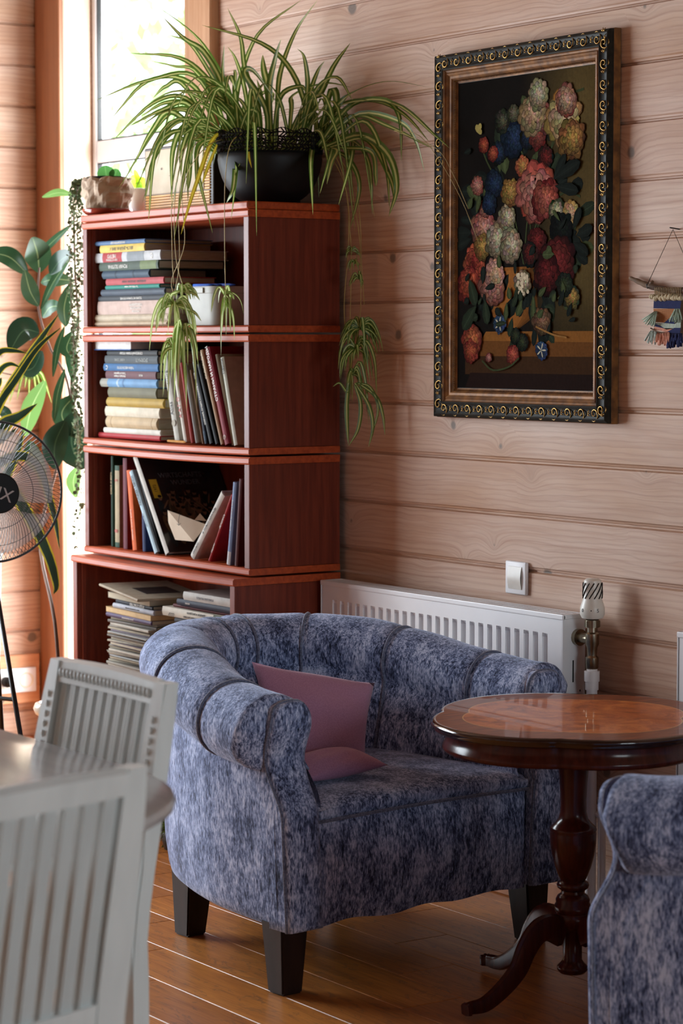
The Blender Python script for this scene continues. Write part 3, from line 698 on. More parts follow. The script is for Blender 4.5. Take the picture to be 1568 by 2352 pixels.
# paper boat
pb = on_y(180+560/2.529, 1020+548/2.529, 3.612)
o = thing('paper_boat', (0, 0, 0), 'folded cream paper boat standing before the dark photo book', 'paper boat')
def zp(x, y, yy): return on_y(180+x/2.529, 1020+y/2.529, yy)
PAP = plain('cream_paper', rgb(206, 190, 168), rgb(190, 172, 150), rough=.8)
A = zp(518, 384, 3.60); B = zp(522, 455, 3.60); Cc = zp(562, 556, 3.604); D_ = zp(668, 566, 3.62); E = zp(745, 468, 3.66); F = zp(560, 500, 3.655); T_ = zp(706, 402, 3.65); G = zp(675, 440, 3.63); Hh = zp(742, 445, 3.66)
bm = NB(); vs = {k: bm.verts.new(v) for k, v in dict(A=A, B=B, C=Cc, D=D_, E=E, F=F, T=T_, G=G, H=Hh).items()}
for f in (('A', 'C', 'D', 'E'), ('A', 'B', 'C'), ('B', 'F', 'C'), ('G', 'H', 'T')): bm.faces.new([vs[k] for k in f])
hull = build('hull', bm, PAP, o); md = hull.modifiers.new('s', 'SOLIDIFY'); md.thickness = .0012
pts = [zp(*q, 3.598) for q in ((588, 405), (580, 450), (583, 470), (572, 462), (583, 472), (594, 460))]
bm = NB(); tube(bm, pts, .0008, 5); build('anchor_drawing', bm, INKK, o)
# ---- lowest open shelf: magazines
Z5 = (140, 1260, 2.376); zb = .40+.0212; ym = YLO+.02
rr = random.Random(11)
zt = on_y(140+300/2.376, 1260+385/2.376, ym).z
z = zb; i = 0
mcols = [rgb(178, 168, 150), rgb(150, 144, 132), rgb(198, 190, 176), rgb(120, 112, 104), rgb(166, 150, 126), rgb(186, 186, 184), rgb(134, 120, 132)]
words = ['Sage', 'rust', 'reed', 'fern', 'sand', 'clay', 'moss', 'dune']
desc = ['pale', 'grey', 'cream', 'dark', 'buff', 'silvery', 'mauve']
xa0 = on_y(140+250/2.376, 1260+480/2.376, ym).x
while z < zt-.002:
    th = rr.choice([.004, .005, .006, .008, .003]); k = i % 7
    x = xa0+rr.uniform(-.006, .014); L_ = rr.uniform(.26, .30)
    book('magazine', th, L_, .22, mcols[k], (x, ym+rr.uniform(0, .012), z+th), 'worn magazine seen edge-on in the tall pile under the purple one', 'magazines in the tall bottom pile', rot=(0, PI/2, math.radians(rr.uniform(-4, 4))), soft=True, rnd=.001, fore=rr.random() < .5, cat='magazine')
    z += th+.0006; i += 1
zz = z
book('magazine', .012, .30, .21, rgb(96, 82, 116), (xa0+.0, ym, z+.012), 'purple-edged magazine on top of the tall worn pile', rot=(0, PI/2, math.radians(-3)), soft=True, cat='magazine', title='ДЕКОРАТИВНЫЙ ЖУРНАЛ', ts=.006, tdir=-1); z += .0125
book('magazine', .016, .31, .21, rgb(196, 160, 110), (xa0-.012, ym+.004, z+.016), 'buff folder with ragged edge under the white magazine', rot=(0, PI/2, math.radians(-4)), soft=True, cat='folder', rnd=.002, fore=True, pcol=colmat(rgb(190, 160, 116))); z += .0165
book('magazine', .014, .27, .21, rgb(190, 192, 202), (xa0+.035, ym+.004, z+.014), 'white magazine with dark lettering on its cover edge', rot=(0, PI/2, math.radians(-3)), soft=True, cat='magazine', title='анализ тектонического рельефа', ts=.006, tdir=-1, tc=INKK); z += .0145
book('magazine', .010, .25, .2, rgb(50, 52, 62), (xa0+.04, ym+.012, z+.010), 'dark magazine lettered in white near the top of the pile', rot=(0, PI/2, math.radians(-4)), soft=True, cat='magazine', title='ИЗДАТЕЛЬСТВО', ts=.012, tdir=-1, tz=.6); z += .0105
book('magazine', .018, .30, .2, rgb(160, 150, 130), (xa0-.02, ym+.016, z+.018), 'greyish thick album beneath the tilted cream one', rot=(0, PI/2, math.radians(-5)), soft=True, cat='album', fore=True); z += .0185
q = book('magazine', .008, .33, .22, rgb(178, 164, 142), (xa0-.035, ym-.004, z+.024), 'large cream album tilted on top with a dark picture on it', rot=(0, PI/2-math.radians(-3), math.radians(-9)), soft=True, cat='album')
bm = NB(); box(bm, -.0008, .06, .12, .0, .17, .24); build('cover_picture', bm, colmat(rgb(48, 38, 36)), q)
# right pile
xr = on_y(140+556/2.376, 1260+330/2.376, ym-.006).x; xe = BX1-.03
zs_ = on_y(140+560/2.376, 1260+362/2.376, ym-.006).z
z = zs_-.0
n_under = int((zs_-zb)/.02)
zc = zb
for i in range(n_under):
    th = (zs_-zb)/n_under-.0006
    c = [rgb(60, 58, 62), rgb(110, 100, 88), rgb(150, 140, 126), rgb(48, 44, 50), rgb(90, 76, 66)][i % 5]
    book('book', th, xe-xr-.05-.01*(i % 3), .2, c, (xr+.045+.004*(i % 4), ym+.004, zc+th), 'book lying in the shadowy pile beneath the white СССР atlas', 'books under the white atlas', rot=(0, PI/2, 0), soft=True)
    zc += th+.0006
z = zc
bk = book('book', .026, xe-xr-.001, .22, rgb(216, 208, 192), (xr, ym-.006, z+.026), 'thick white atlas with upside-down Cyrillic title and flower photo on its spine', rot=(0, PI/2, 0),
     title=[('СССР', .14, .012, .72), ('лекарственных растений', .45, .0085, .78), ('ареалов и ресурсов', .5, .0105, .3)], tdir=-1, tc=INKK, bands=[(.735, .92, rgb(60, 76, 44))]); z += .0265
bm = NB()
for k in range(16): 
    a = k*2.4; box(bm, .013+.006*math.cos(a)*(k/16)-.0015, -.0046, .272+.016*math.sin(a)*(k/16)-.0015, .013+.006*math.cos(a)*(k/16)+.0015, -.0040, .272+.016*math.sin(a)*(k/16)+.0015)
build('flower_photo', bm, colmat(rgb(206, 190, 60)), bk)
book('book', .009, xe-xr-.04, .2, rgb(96, 22, 28), (xr+.035, ym+.01, z+.009), 'thin dark red book on the white atlas', rot=(0, PI/2, 0), soft=True); z += .0095
book('book', .018, xe-xr-.075, .2, rgb(44, 48, 66), (xr+.073, ym, z+.018), 'dark blue book between the red one and the small white one', rot=(0, PI/2, 0), title='МОСКВА', ts=.006, tdir=-1, tz=.2); z += .0185
book('book', .024, xe-xr-.115, .19, rgb(206, 204, 198), (xr+.113, ym-.002, z+.024), 'small white book topmost in the right pile of the bottom unit', rot=(0, PI/2, 0), title='PONS-LINE PROFILES', ts=.010, tdir=-1, tz=.45, tc=colmat(rgb(120, 124, 130)))
# ================================================================ armchairs
def sm(t): t = max(0, min(1, t)); return t*t*(3-2*t)
def make_armchair(label):
    o = thing('armchair', (0, 0, 0), label, 'armchair')
    half = [(.385, 0), (.374, .10), (.354, .22), (.318, .35), (.279, .45), (.230, .54), (.168, .61), (.09, .655), (0, .668)]
    pts = half + [(-x, y) for x, y in half[-2::-1]]
    P = catmull([(x, y, 0) for x, y in pts], 161)[::-1]      # left(-x) front -> back -> right front
    S = [0]
    for a, b in zip(P, P[1:]): S.append(S[-1]+(b-a).length)
    Lt = S[-1]
    def path(s):
        s = max(0, min(Lt, s)); lo_, hi = 0, len(S)-1
        while hi-lo_ > 1:
            m = (lo_+hi)//2
            if S[m] <= s: lo_ = m
            else: hi = m
        t = (s-S[lo_])/(S[hi]-S[lo_]); p = P[lo_].lerp(P[hi], t); a = max(0, lo_-2); b = min(len(P)-1, hi+2)
        tg = (P[b]-P[a]).normalized(); return p, V((-tg.y, tg.x, 0)) # outward normal for this direction
    if path(Lt/2)[1].y < 0:
        pass
    seams = [.135, .37, .62, .80, Lt/2, Lt-.80, Lt-.62, Lt-.37, Lt-.135]
    def fwdshift(z):
        return .050*(1-sm((z-.40)/.13)) + .026*sm((z-.53)/.09)
    rr_ = .088
    def surf(s, q, grow=0.0):
        p, nrm = path(s)
        if nrm.dot(V((p.x, p.y-.2, 0))) < 0: nrm = -nrm
        y = p.y; lift = sm(y/.55); zc = .588+.078*lift; dx = min(s, Lt-s)
        g = max(math.exp(-((s-a)/.012)**2) for a in seams)
        pl = 1-.055*g+.012*math.sin(s*37)*math.sin(q*9)
        # q 0..1 : outer wall; 1..2 roll ; 2..3 inner wall
        if q <= 1:
            zs = [.15, .165, .25, .38, .48, .535, .56]; os_ = [-.010, .0, .006, .010, .012, .010, .008]
            u = q*(len(zs)-1); i = min(int(u), len(zs)-2); u -= i
            z = zs[i]+(zs[i+1]-zs[i])*u; of = os_[i]+(os_[i+1]-os_[i])*u; z += (zc-.588)*(max(0, z-.3)/.26)
            of += .012*math.sin(PI*q)*sm(dx/.2)
        elif q <= 2:
            a = math.radians(-118+(q-1)*(118+205)); r = rr_*pl*(1+.10*lift*max(0, -math.cos(a))) + grow
            of = -.004-.010*lift+r*math.cos(a); z = zc+r*math.sin(a)
        else:
            a = math.radians(205); of0 = -.004-.010*lift+rr_*math.cos(a); z0 = zc+rr_*math.sin(a); u = q-2
            bulge = .018*math.sin(PI*u)*(1-.0)*(1-.9*g)
            of = of0 + (-.030-.055*lift)*u + .02*u*(1-lift) - bulge - grow; z = z0+(.36-z0)*u
        w = sm(1-dx/.22)
        pos = V((p.x, p.y, 0))+nrm*of; pos.y -= fwdshift(z)*w
        pos.z = z; return pos
    ns = 200
    bm = NB(); grid(bm, lambda u, v: surf(u*Lt, v), ns, 16); build('outer_cover', bm, VEL, o, smooth=True)
    bm = NB(); g_ = grid(bm, lambda u, v: surf(u*Lt, 1+v*2), ns, 44)
    # rounded, pleated ends of the roll
    nroll = 29
    for e, sgn in ((0, 1), (ns-1, 1)):
        ring = [v for v in g_[e][:nroll]]; base = surf(0 if e == 0 else Lt, 1.5)
        cx = sum((v.co for v in ring), V())/len(ring)
        prev = ring
        for st in range(1, 8):
            f = math.cos(st/7*PI/2); d = math.sin(st/7*PI/2)*.030
            cur = []
            for k, v in enumerate(ring):
                plt = 1+.035*math.sin(k*2.3)*math.sin(st/7*PI)
                c = cx+(v.co-cx)*max(f*plt, .02); c.y -= d; cur.append(bm.verts.new(c))
            for k in range(len(ring)-1): bm.faces.new((prev[k], prev[k+1], cur[k+1], cur[k]))
            bm.faces.new((prev[-1], prev[0], cur[0], cur[-1])) 
            prev = cur
        bm.faces.new(prev)
    build('rolled_back', bm, VEL, o, smooth=True)
    # piping over the seams
    for a in (seams[0], seams[1], seams[3], seams[5], seams[6], seams[7], seams[8]):
        bm = NB(); pts = [surf(a, 1+i*.02, .0035) for i in range(2, 99)]; tube(bm, pts, .0036, 6); build('piping', bm, PIPE, o, smooth=True)
    # lower edge of the roll
    bm = NB(); tube(bm, [surf(i/120*Lt, .985)+V((0, 0, .0)) for i in range(121)], .0042, 6); build('piping', bm, PIPE, o, smooth=True)
    # arm facings
    for s in (-1, 1):
        zz = [.15, .22, .30, .37, .42, .46, .50, .54, .57, .605, .63]
        xo = [.385, .388, .392, .394, .396, .398, .400, .402, .406, .408, .404]
        xi = [.298, .300, .304, .308, .310, .310, .308, .306, .306, .308, .312]
        top = [(.398, .648), (.376, .660), (.340, .660), (.322, .648)]
        outl = list(zip(xo, zz)) + top + list(zip(xi, zz))[::-1]
        outl = [(p.x, p.y) for p in catmull([(a, b, 0) for a, b in outl], 70)]
        bm = NB(); rings = []; cen = V((.335, 0, 0))
        for sc_, dy in ((1.0, .03), (1.0, -.026), (.985, -.036), (.93, -.042), (.6, -.046), (.15, -.047)):
            ring = []
            for x, z in outl:
                cz = max(.2, min(.63, z)); cx_ = .35
                X = cx_+(x-cx_)*sc_; Z = cz+(z-cz)*sc_ if (z < .2 or z > .63) else z
                if z < .2: Z = z+(1-sc_)*.02
                ring.append(bm.verts.new((s*X, dy-fwdshift(Z), Z)))
            rings.append(ring)
        for A, B in zip(rings, rings[1:]):
            for k in range(len(A)): bm.faces.new((A[k], A[(k+1) % len(A)], B[(k+1) % len(A)], B[k]))
        # close with strips across
        bm.faces.new(rings[-1])
        build('arm_facing', bm, VEL, o, smooth=True)
        bm = NB(); tube(bm, [(s*(x+.001 if x > .33 else x-.001), -.029-fwdshift(z), z) for x, z in outl], .0036, 6); build('piping', bm, PIPE, o, smooth=True)
    # front apron
    bm = NB()
    def ap(u, v):
        x = -.298+.596*u; z = .15+.232*v
        return V((x, -.060-.014*math.sin(PI*v)**.7*math.sin(PI*u)**.3+.004*math.sin(x*22)*(1-v), z-.008*(1-v)*math.sin(x*16)**2))
    g_ = grid(bm, ap, 40, 12); build('front_apron', bm, VEL, o, smooth=True)
    # underside
    bm = NB(); poly(bm, [(p.x*.97, p.y*.97-.02) for p in P[::8]], .02, 'z'); bmesh.ops.translate(bm, vec=(0, 0, .155), verts=bm.verts); build('underside', bm, BLACK, o)
    # seat cushion
    bm = NB()
    def seat(u, v):
        x = -.302+.604*u; 
        if v < .22:                                  # rounded front
            a = v/.22*PI/2; y = -.062-.012*math.sin(2*a)+.045*(1-math.cos(a)); z = .382+.048*math.sin(a)
        else:
            t = (v-.22)/.78; y = -.017+.60*t; z = .43+.016*math.sin(PI*min(1, t*1.1))*math.sin(PI*u)**.6
        z += .006*math.sin(PI*u)-.012*abs(2*u-1)**6*(v > .1); xs = 1-.24*max(0, y)/.6
        return V((x*xs, y, z))
    grid(bm, seat, 36, 40); build('seat_cushion', bm, VEL, o, smooth=True)
    bm = NB(); tube(bm, [(-.300+.6*i/40, -.069-.004*math.sin(PI*i/40), .383+.006*math.sin(PI*i/40)) for i in range(41)], .0042, 6); build('piping', bm, PIPE, o, smooth=True)
    for x, y in ((-.345, -.02), (.345, -.02), (-.206, .495), (.206, .495)):
        bm = NB(); t = .036; b = .026; fy = 1 if y < .2 else -1
        A = [bm.verts.new((x+a*t, y+c*t, .165)) for a, c in ((-1, -1), (1, -1), (1, 1), (-1, 1))]
        sx = -.004 if x < 0 else .004; B = [bm.verts.new((x+sx+a*b, y-.006*fy+c*b, 0)) for a, c in ((-1, -1), (1, -1), (1, 1), (-1, 1))]
        bm.faces.new(A); bm.faces.new(B[::-1])
        for k in range(4): bm.faces.new((A[k], B[k], B[(k+1) % 4], A[(k+1) % 4]))
        bmesh.ops.bevel(bm, geom=bm.edges[:], offset=.004, segments=2, affect='EDGES'); build('leg', bm, DARKLEG, o)
    return o
ac = make_armchair('blue-grey chenille tub armchair with mauve cushion, in front of bookcase and radiator')
ac.location = (-4.512, 3.280, 0); ac.rotation_euler = (0, 0, math.radians(95)); ac.scale = (1.085, 1.08, 1)
ac2 = dup(ac); ac2['label'] = 'blue-grey chenille armchair cut off by the bottom right corner of the picture'
# second one: facing left in the picture; near arm outward
_a = math.radians(201); ac2.rotation_euler = (0, 0, _a+PI/2)
_p = on_z(1385, 2352, .52) if False else None
def place_ac2(px, Z, lx, ly):
    w_ = at(px, 1400, Z); r_ = Matrix.Rotation(ac2.rotation_euler.z, 3, 'Z') @ V((lx, ly, 0)); ac2.location = (w_.x-r_.x, w_.y-r_.y, 0)
place_ac2(1392, 4.33, .418, -.07)
for q in (ac, ac2): q['group'] = 'chenille armchairs'
# ---- cushion
bm = NB()
def pil(c00, c10, c11, c01, th, sag=.0, pin=.06, ripple=0):
    c = [V(x) for x in (c00, c10, c11, c01)]; nr = (c[1]-c[0]).cross(c[3]-c[0]).normalized()
    if nr.dot(CAM-c[0]) < 0: nr = -nr
    def f(sgn):
        def g(u, v):
            p = (c[0]*(1-u)+c[1]*u)*(1-v)+(c[3]*(1-u)+c[2]*u)*v
            eu, ev = 4*u*(1-u), 4*v*(1-v)
            cen = (c[0]+c[1]+c[2]+c[3])/4
            p = p.lerp(cen, pin*((1-eu)*ev+(1-ev)*eu))
            h = th*(eu**.55)*(ev**.55)
            h += ripple*(math.sin(u*14+v*9)*.5+math.sin(u*5-v*17))*eu*ev
            return p+nr*sgn*h
        return g
    n = 26
    g1 = grid(bm, f(1), n, n); g2 = grid(bm, f(-1), n, n)
pil(at(578, 1520, 5.78), at(860, 1569, 5.86), at(838, 1752, 5.74), at(640, 1800, 5.60), .055, ripple=.003)
pil(at(696, 1797, 5.50), at(892, 1757, 5.60), at(800, 1718, 5.66), at(668, 1738, 5.58), .030, ripple=.0015, pin=.02)
bmesh.ops.remove_doubles(bm, verts=bm.verts, dist=.0004)
MAUVE = plain('mauve_cotton', rgb(178, 134, 168), rgb(164, 120, 152), rough=.85, scale=300, bump=.3, sheen=.2)
tag(build('cushion', bm, MAUVE, smooth=True), 'mauve square cushion slumped in the blue armchair, lower part folded', 'cushion')
# ================================================================ pedestal table
o = thing('pedestal_table', (0, 0, 0), 'small round pedestal table with glossy burl top and three-toned scalloped edge', 'table')
o['label'] = 'glossy burl-topped pedestal table with scalloped edge, between the two blue armchairs'
o.location = (-4.06, 3.41, 0)
lob = lambda t: (.302+.030*abs(math.cos(2*t))**.8)/.322*(1-.05*math.sin(2*t))
TZ = .63; RED = m_mahog('red_mahogany', rgb(96, 40, 28), rgb(58, 24, 18), axis=2, rough=.18)
bm = NB(); n = 144
def ringp(r, z): return [(r*lob(2*PI*k/n)*math.cos(2*PI*k/n), r*lob(2*PI*k/n)*math.sin(2*PI*k/n), z) for k in range(n)]
A = [bm.verts.new(p) for p in ringp(.322, TZ)]; bm.faces.new(A)
B = [bm.verts.new(p) for p in ringp(.322, TZ-.006)]
for k in range(n): bm.faces.new((A[k], B[k], B[(k+1) % n], A[(k+1) % n]))
bm.faces.new(B[::-1]); build('tabletop', bm, m_burl(), o)
bm = NB(); lathe(bm, [(.322, TZ-.0005), (.3265, TZ+.0005), (.331, TZ-.002), (.334, TZ-.006), (.333, TZ-.010), (.329, TZ-.012), (.330, TZ-.016), (.327, TZ-.020), (.318, TZ-.022), (.2, TZ-.022)], n, rf=lob, cap=False)
build('moulded_edge', bm, plain('dark_edge_lacquer', rgb(44, 20, 16), rgb(28, 14, 12), rough=.12, coat=.8), o, smooth=True)
bm = NB(); lathe(bm, [(.298, TZ-.022), (.297, TZ-.034), (.300, TZ-.046), (.306, TZ-.056), (.307, TZ-.062), (.302, TZ-.068), (.285, TZ-.070), (.27, TZ-.06), (.27, TZ-.022)], n, rf=lob, cap=False); build('apron', bm, RED, o, smooth=True)
pr = [(.03, .60), (.045, .598), (.045, .556), (.0365, .55), (.034, .52), (.0305, .48), (.0285, .44), (.029, .415), (.033, .40), (.041, .39), (.050, .382), (.052, .376), (.050, .372), (.0515, .368), (.0505, .345), (.047, .32), (.040, .293), (.032, .272), (.027, .262),
      (.034, .258), (.036, .252), (.034, .246), (.026, .240), (.026, .234), (.034, .228), (.038, .220), (.037, .213), (.040, .208), (.041, .198), (.037, .190), (.039, .186), (.039, .172), (.036, .165), (.026, .155), (.0215, .145), (.021, .085), (.026, .078), (.034, .070), (.034, .062), (.028, .055), (.004, .053)]
bm = NB(); lathe(bm, pr, 48); build('turned_column', bm, RED, o, auto=50)
for k in range(4):
    a = -PI/2+k*PI/2 + .03; d = V((math.cos(a), math.sin(a), 0)); sdir = V((-d.y, d.x, 0))
    c = catmull([(.03, .150, 0), (.07, .166, 0), (.105, .158, 0), (.135, .125, 0), (.158, .085, 0), (.20, .050, 0), (.25, .024, 0), (.288, .022, 0), (.306, .020, 0)], 34)
    bm = NB(); rows = []
    for i, p in enumerate(c):
        s = i/33; tg = (c[min(i+1, 33)]-c[max(i-1, 0)]).normalized(); nn = V((-tg.y, tg.x, 0)); 
        th = (.024*(1-s)+.013)*(1.0 if s < .93 else 1.15); wd = .013*(1-s)+.009*(s)+(.004 if s > .93 else 0)
        ctr = V((p.x, p.y, 0)); ring = []
        for (a_, b_) in ((-1, -.8), (-1, .55), (-.75, .9), (-.35, .8), (0, 1.0), (.35, .8), (.75, .9), (1, .55), (1, -.8), (0, -1)):
            q = ctr+nn*(b_*th*.9); ring.append(bm.verts.new(d*q.x+sdir*(a_*wd)+V((0, 0, max(q.y, .0015)))))
        rows.append(ring)
    for A, B in zip(rows, rows[1:]):
        for j in range(len(A)): bm.faces.new((A[j], B[j], B[(j+1) % len(A)], A[(j+1) % len(A)]))
    bm.faces.new(rows[0]); bm.faces.new(rows[-1][::-1]); build('leg', bm, RED, o, auto=50)
# ================================================================ radiators
def radiator(x0, x1, label, valve=True):
    z1 = .777; z0 = .28; yb = 3.885; yf = 3.815
    o = thing('radiator', (x0, yf, z0), label, 'radiator', 'panel radiators')
    W = x1-x0; Hh = z1-z0; D = yb-yf; pitch = .0372; m = .045
    bm = NB(); xs = [m*.0+.004]
    nr = int((W-2*m)/pitch); st = (W-nr*pitch)/2
    xs = [0.006]
    for k in range(nr):
        b = st+k*pitch
        xs += [b+.006, b+.0105, b+.0225, b+.027]
    xs.append(W-.006)
    zs = [.004, .03, .042, Hh-.062, Hh-.052, Hh-.012]
    def dep(i, j):
        if i in (0, len(xs)-1): return 0
        inn = (i-1) % 4 in (1, 2); return .011 if (inn and j in (2, 3)) else (0)
    g_ = [[bm.verts.new((x, dep(i, j), z)) for j, z in enumerate(zs)] for i, x in enumerate(xs)]
    for i in range(len(xs)-1):
        for j in range(len(zs)-1): bm.faces.new((g_[i][j], g_[i+1][j], g_[i+1][j+1], g_[i][j+1]))
    build('front_panel', bm, ENAMEL, o, auto=25)
    bm = NB(); box(bm, .01, .028, .01, W-.01, D-.006, Hh-.02, .003); build('rear_panel', bm, ENAMEL, o)
    for a, b in ((0, .0035), (W-.0035, W)):
        bm = NB(); box(bm, a, -.002, 0, b, D, Hh-.004, .001, 2)
        build('side_cover', bm, ENAMEL, o)
    bm = NB(); box(bm, -.001, -.003, Hh-.014, W+.001, .006, Hh, .0025, 2); box(bm, -.001, D-.006, Hh-.014, W+.001, D, Hh, .002)
    for a, b in ((-.001, .012), (W-.012, W+.001)): box(bm, a, 0, Hh-.012, b, D, Hh, .001)
    k = .016
    while k < W-.016:
        box(bm, k, .005, Hh-.008, k+.0055, D-.005, Hh-.001); k += .0105
    for yy in (.022, .045): box(bm, .01, yy, Hh-.006, W-.01, yy+.004, Hh-.0005)
    build('top_grille', bm, ENAMEL, o)
    bm = NB(); box(bm, W-.0005, D*.42, Hh-.17, W+.0004, D*.42+.004, Hh-.115); box(bm, W-.0005, D*.75, Hh-.195, W+.0004, D*.75+.003, Hh-.190); build('side_slots', bm, BLACK, o)
    bm = NB()
    for xx in (.12, W-.15):
        box(bm, xx, D-.004, .08, xx+.03, D+.028, .4, .002)
    build('wall_bracket', bm, ENAMEL, o)
    if valve:
        vx = W+.056; vy = .045; vz = Hh-.058
        bm = NB(); tube(bm, [(W, vy, vz), (W+.012, vy, vz)], .021, 16); tube(bm, [(W+.012, vy, vz), (vx, vy, vz)], .013, 14)
        lathe(bm, [(.012, -.075), (.016, -.070), (.0165, -.045), (.012, -.04), (.013, -.02), (.017, -.012), (.017, .014), (.013, .018), (.013, .03), (.018, .03), (.018, .048), (.013, .05)], 20, c=(vx, vy, vz)); build('valve_body', bm, CHROME, o, auto=40)
        bm = NB()
        for q in range(20):
            t = q*PI/10; box(bm, -.0015, .0172, .031, .0015, .0195, .047, M=Matrix.Translation((vx, vy, vz)) @ Matrix.Rotation(t, 4, 'Z'))
        build('knurled_ring', bm, CHROME, o)
        bm = NB(); lathe(bm, [(.016, .05), (.026, .053), (.0305, .062), (.0305, .078), (.0285, .085), (.0235, .10), (.0225, .135), (.021, .146), (.016, .150), (.002, .151)], 36, c=(vx, vy, vz)); h_ = build('thermostat_head', bm, plain('ivory_plastic', rgb(226, 222, 212), rough=.35), o, auto=40)
        bm = NB()
        for q in range(12):
            t0 = q*2*PI/12; pts = [(vx+(.0242 if i < 6 else .0236)*math.cos(t0+i*.13), vy+(.0242 if i < 6 else .0236)*math.sin(t0+i*.13), vz+.102+i*.0048) for i in range(9)]
            tube(bm, pts, .0013, 5)
        build('grip_slots', bm, BLACK, h_)
        cd_ = V((CAM.x-(x0+vx), CAM.y-(yf+vy), 0)).normalized(); sd = V((0, 0, 1)).cross(cd_)
        for ch, a_ in (('0', -.9), ('•', -.1), ('5', .45)):
            dd = cd_*math.cos(a_)+sd*math.sin(a_); text(ch, .013, INKK, h_, basis(V((0, 0, 1)).cross(dd), (0, 0, 1), V((vx, vy, vz+.073))+dd*.0308), name='dial_mark')
        bm = NB(); pts = [(vx, vy, vz-.07), (vx, vy, -z0+.03), ]
        tube(bm, pts, .0135, 16); tube(bm, [(vx, vy, vz-.078), (vx, vy, vz-.104)], .019, 18); tube(bm, [(vx, vy, vz-.104), (vx, vy, vz-.125)], .0165, 18); build('supply_pipe', bm, UPVC, o, auto=40)
        bm = NB(); tube(bm, [(vx+.03, vy+.01, -z0+.02), (vx+.03, vy+.01, .0), (W-.01, vy+.01, .02)], .010, 12); tube(bm, [(vx, vy, -z0+.045), (vx+.12, vy, -z0+.045), (vx+.13, vy, -z0+.02)], .014, 12); build('return_pipe', bm, UPVC, o)
    return o
xr1 = on_y(1294, 1415, 3.815).x; xr2 = on_y(1556, 1440, 3.815).x
radiator(-5.655, xr1, 'long white panel radiator under the painting with thermostatic valve')
radiator(xr2, xr2+1.1, 'white panel radiator cut off by the right edge of the picture', False)
# light switch
a = on_y(1187, 1327, YW-.006)
o = thing('light_switch', (a.x, YW, a.z), 'square cream rocker light switch on the timber wall above the radiator', 'switch')
bm = NB(); box(bm, -.043, -.012, -.043, .043, -.001, .043, .004, 3); build('frame', bm, UPVC, o, auto=40)
bm = NB(); g_ = grid(bm, lambda u, v: V((-.027+.054*u, -.0135-.004*math.cos((v-.5)*PI), -.029+.058*v)), 4, 12); box(bm, -.0275, -.013, -.0295, .0275, -.0115, .0295, .001); build('rocker', bm, plain('cream_plastic', rgb(226, 222, 214), rough=.35), o, smooth=False, auto=30)
# sockets on the left wall
a = on_x(40, 1562, XL+.02)
o = thing('wall_socket', (XL+.022, a.y, a.z), 'white double wall socket on a pine board at the lower left', 'socket')
e1 = on_x(80, 1562, XL+.02).y-a.y; e0 = e1-.205
bm = NB(); box(bm, 0, e0, -.043, .012, e1, .043, .004, 3); build('frame', bm, UPVC, o, auto=40)
for k, yy in enumerate((e1-.040, e1-.122)):
    bm = NB(); lathe(bm, [(.027, 0), (.027, .0018), (.023, .0018), (.020, -.004), (.0001, -.004)], 28, cap=False)
    bmesh.ops.transform(bm, matrix=Matrix.Translation((.013, yy, 0)) @ Matrix.Rotation(PI/2, 4, 'Y'), verts=bm.verts); build('outlet', bm, plain('cream_outlet', rgb(232, 222, 200), rough=.3), o, smooth=False, auto=30)
yp = a.y+e1-.122
pl = thing('power_plug', (XL+.038, yp, a.z), 'black plug with grey cord in the left socket', 'plug')
bm = NB(); lathe(bm, [(.018, 0), (.018, .02), (.012, .032), (.004, .036)], 20); bmesh.ops.transform(bm, matrix=Matrix.Rotation(PI/2, 4, 'Y'), verts=bm.verts); build('plug_body', bm, BLACK, pl, auto=40)
bm = NB(); tube(bm, catmull([(.03, 0, 0), (.045, .012, -.02), (.04, .0, -.05), (.03, -.03, -.07), (.02, -.06, -.2)], 16), .003, 6); build('cord', bm, colmat(rgb(120, 116, 104)), pl)
bm = NB(); b0 = on_x(0, 1520, XL).z; box(bm, XL+.001, a.y-.30, a.z-.083, XL+.020, YW-.018, a.z+.088, .002); tag(build('socket_board', bm, m_mahog('light_pine_board', rgb(226, 172, 132), rgb(206, 146, 108), axis=1, rough=.6)), 'smooth pine board fixed to the left wall behind the sockets', 'board')
# ================================================================ painting
pA = on_y(996, 130, 3.885); pB = on_y(1396, 972, 3.885); pTR = on_y(1402, 60, 3.885)
px0, px1 = pA.x, (pB.x+pTR.x)/2; pz1 = (pA.z+pTR.z)/2; pz0 = (pB.z+on_y(991, 960, 3.885).z)/2
PW, PH = px1-px0, pz1-pz0
o = thing('framed_tapestry', (px0, YW-.003, pz0), 'tall ornate gilt-framed picture of a flower bouquet in a vase', 'picture')
fw = .066
def frame_sweep(prof, name, mat, inset=0):
    bm = NB(); cs = [(inset, inset, 1, 1), (PW-inset, inset, -1, 1), (PW-inset, PH-inset, -1, -1), (inset, PH-inset, 1, -1)]
    R_ = [[bm.verts.new((x+sx*w_, -d, z+sz*w_)) for w_, d in prof] for x, z, sx, sz in cs]
    for k in range(4):
        A, B = R_[k], R_[(k+1) % 4]
        for j in range(len(prof)-1): bm.faces.new((A[j], B[j], B[j+1], A[j+1]))
    return build(name, bm, mat, o, auto=35)
frame_sweep([(.000, 0), (.0, .018), (.003, .021)], 'gilt_outer_edge', GOLDD)
frame_sweep([(.002, .018), (.002, .030), (.006, .034), (.010, .036), (.014, .033), (.022, .030), (.030, .030), (.036, .034), (.040, .036), (.043, .034)], 'carved_moulding', OLDF)
frame_sweep([(.043, .034), (.045, .029), (.049, .027), (.053, .030), (.056, .028), (.060, .024), (.066, .024), (.070, .020)], 'gilt_liner', GOLDD)
frame_sweep([(.070, .020), (.072, .014), (.078, .010), (.082, .009)], 'inner_slip', GOLDD)
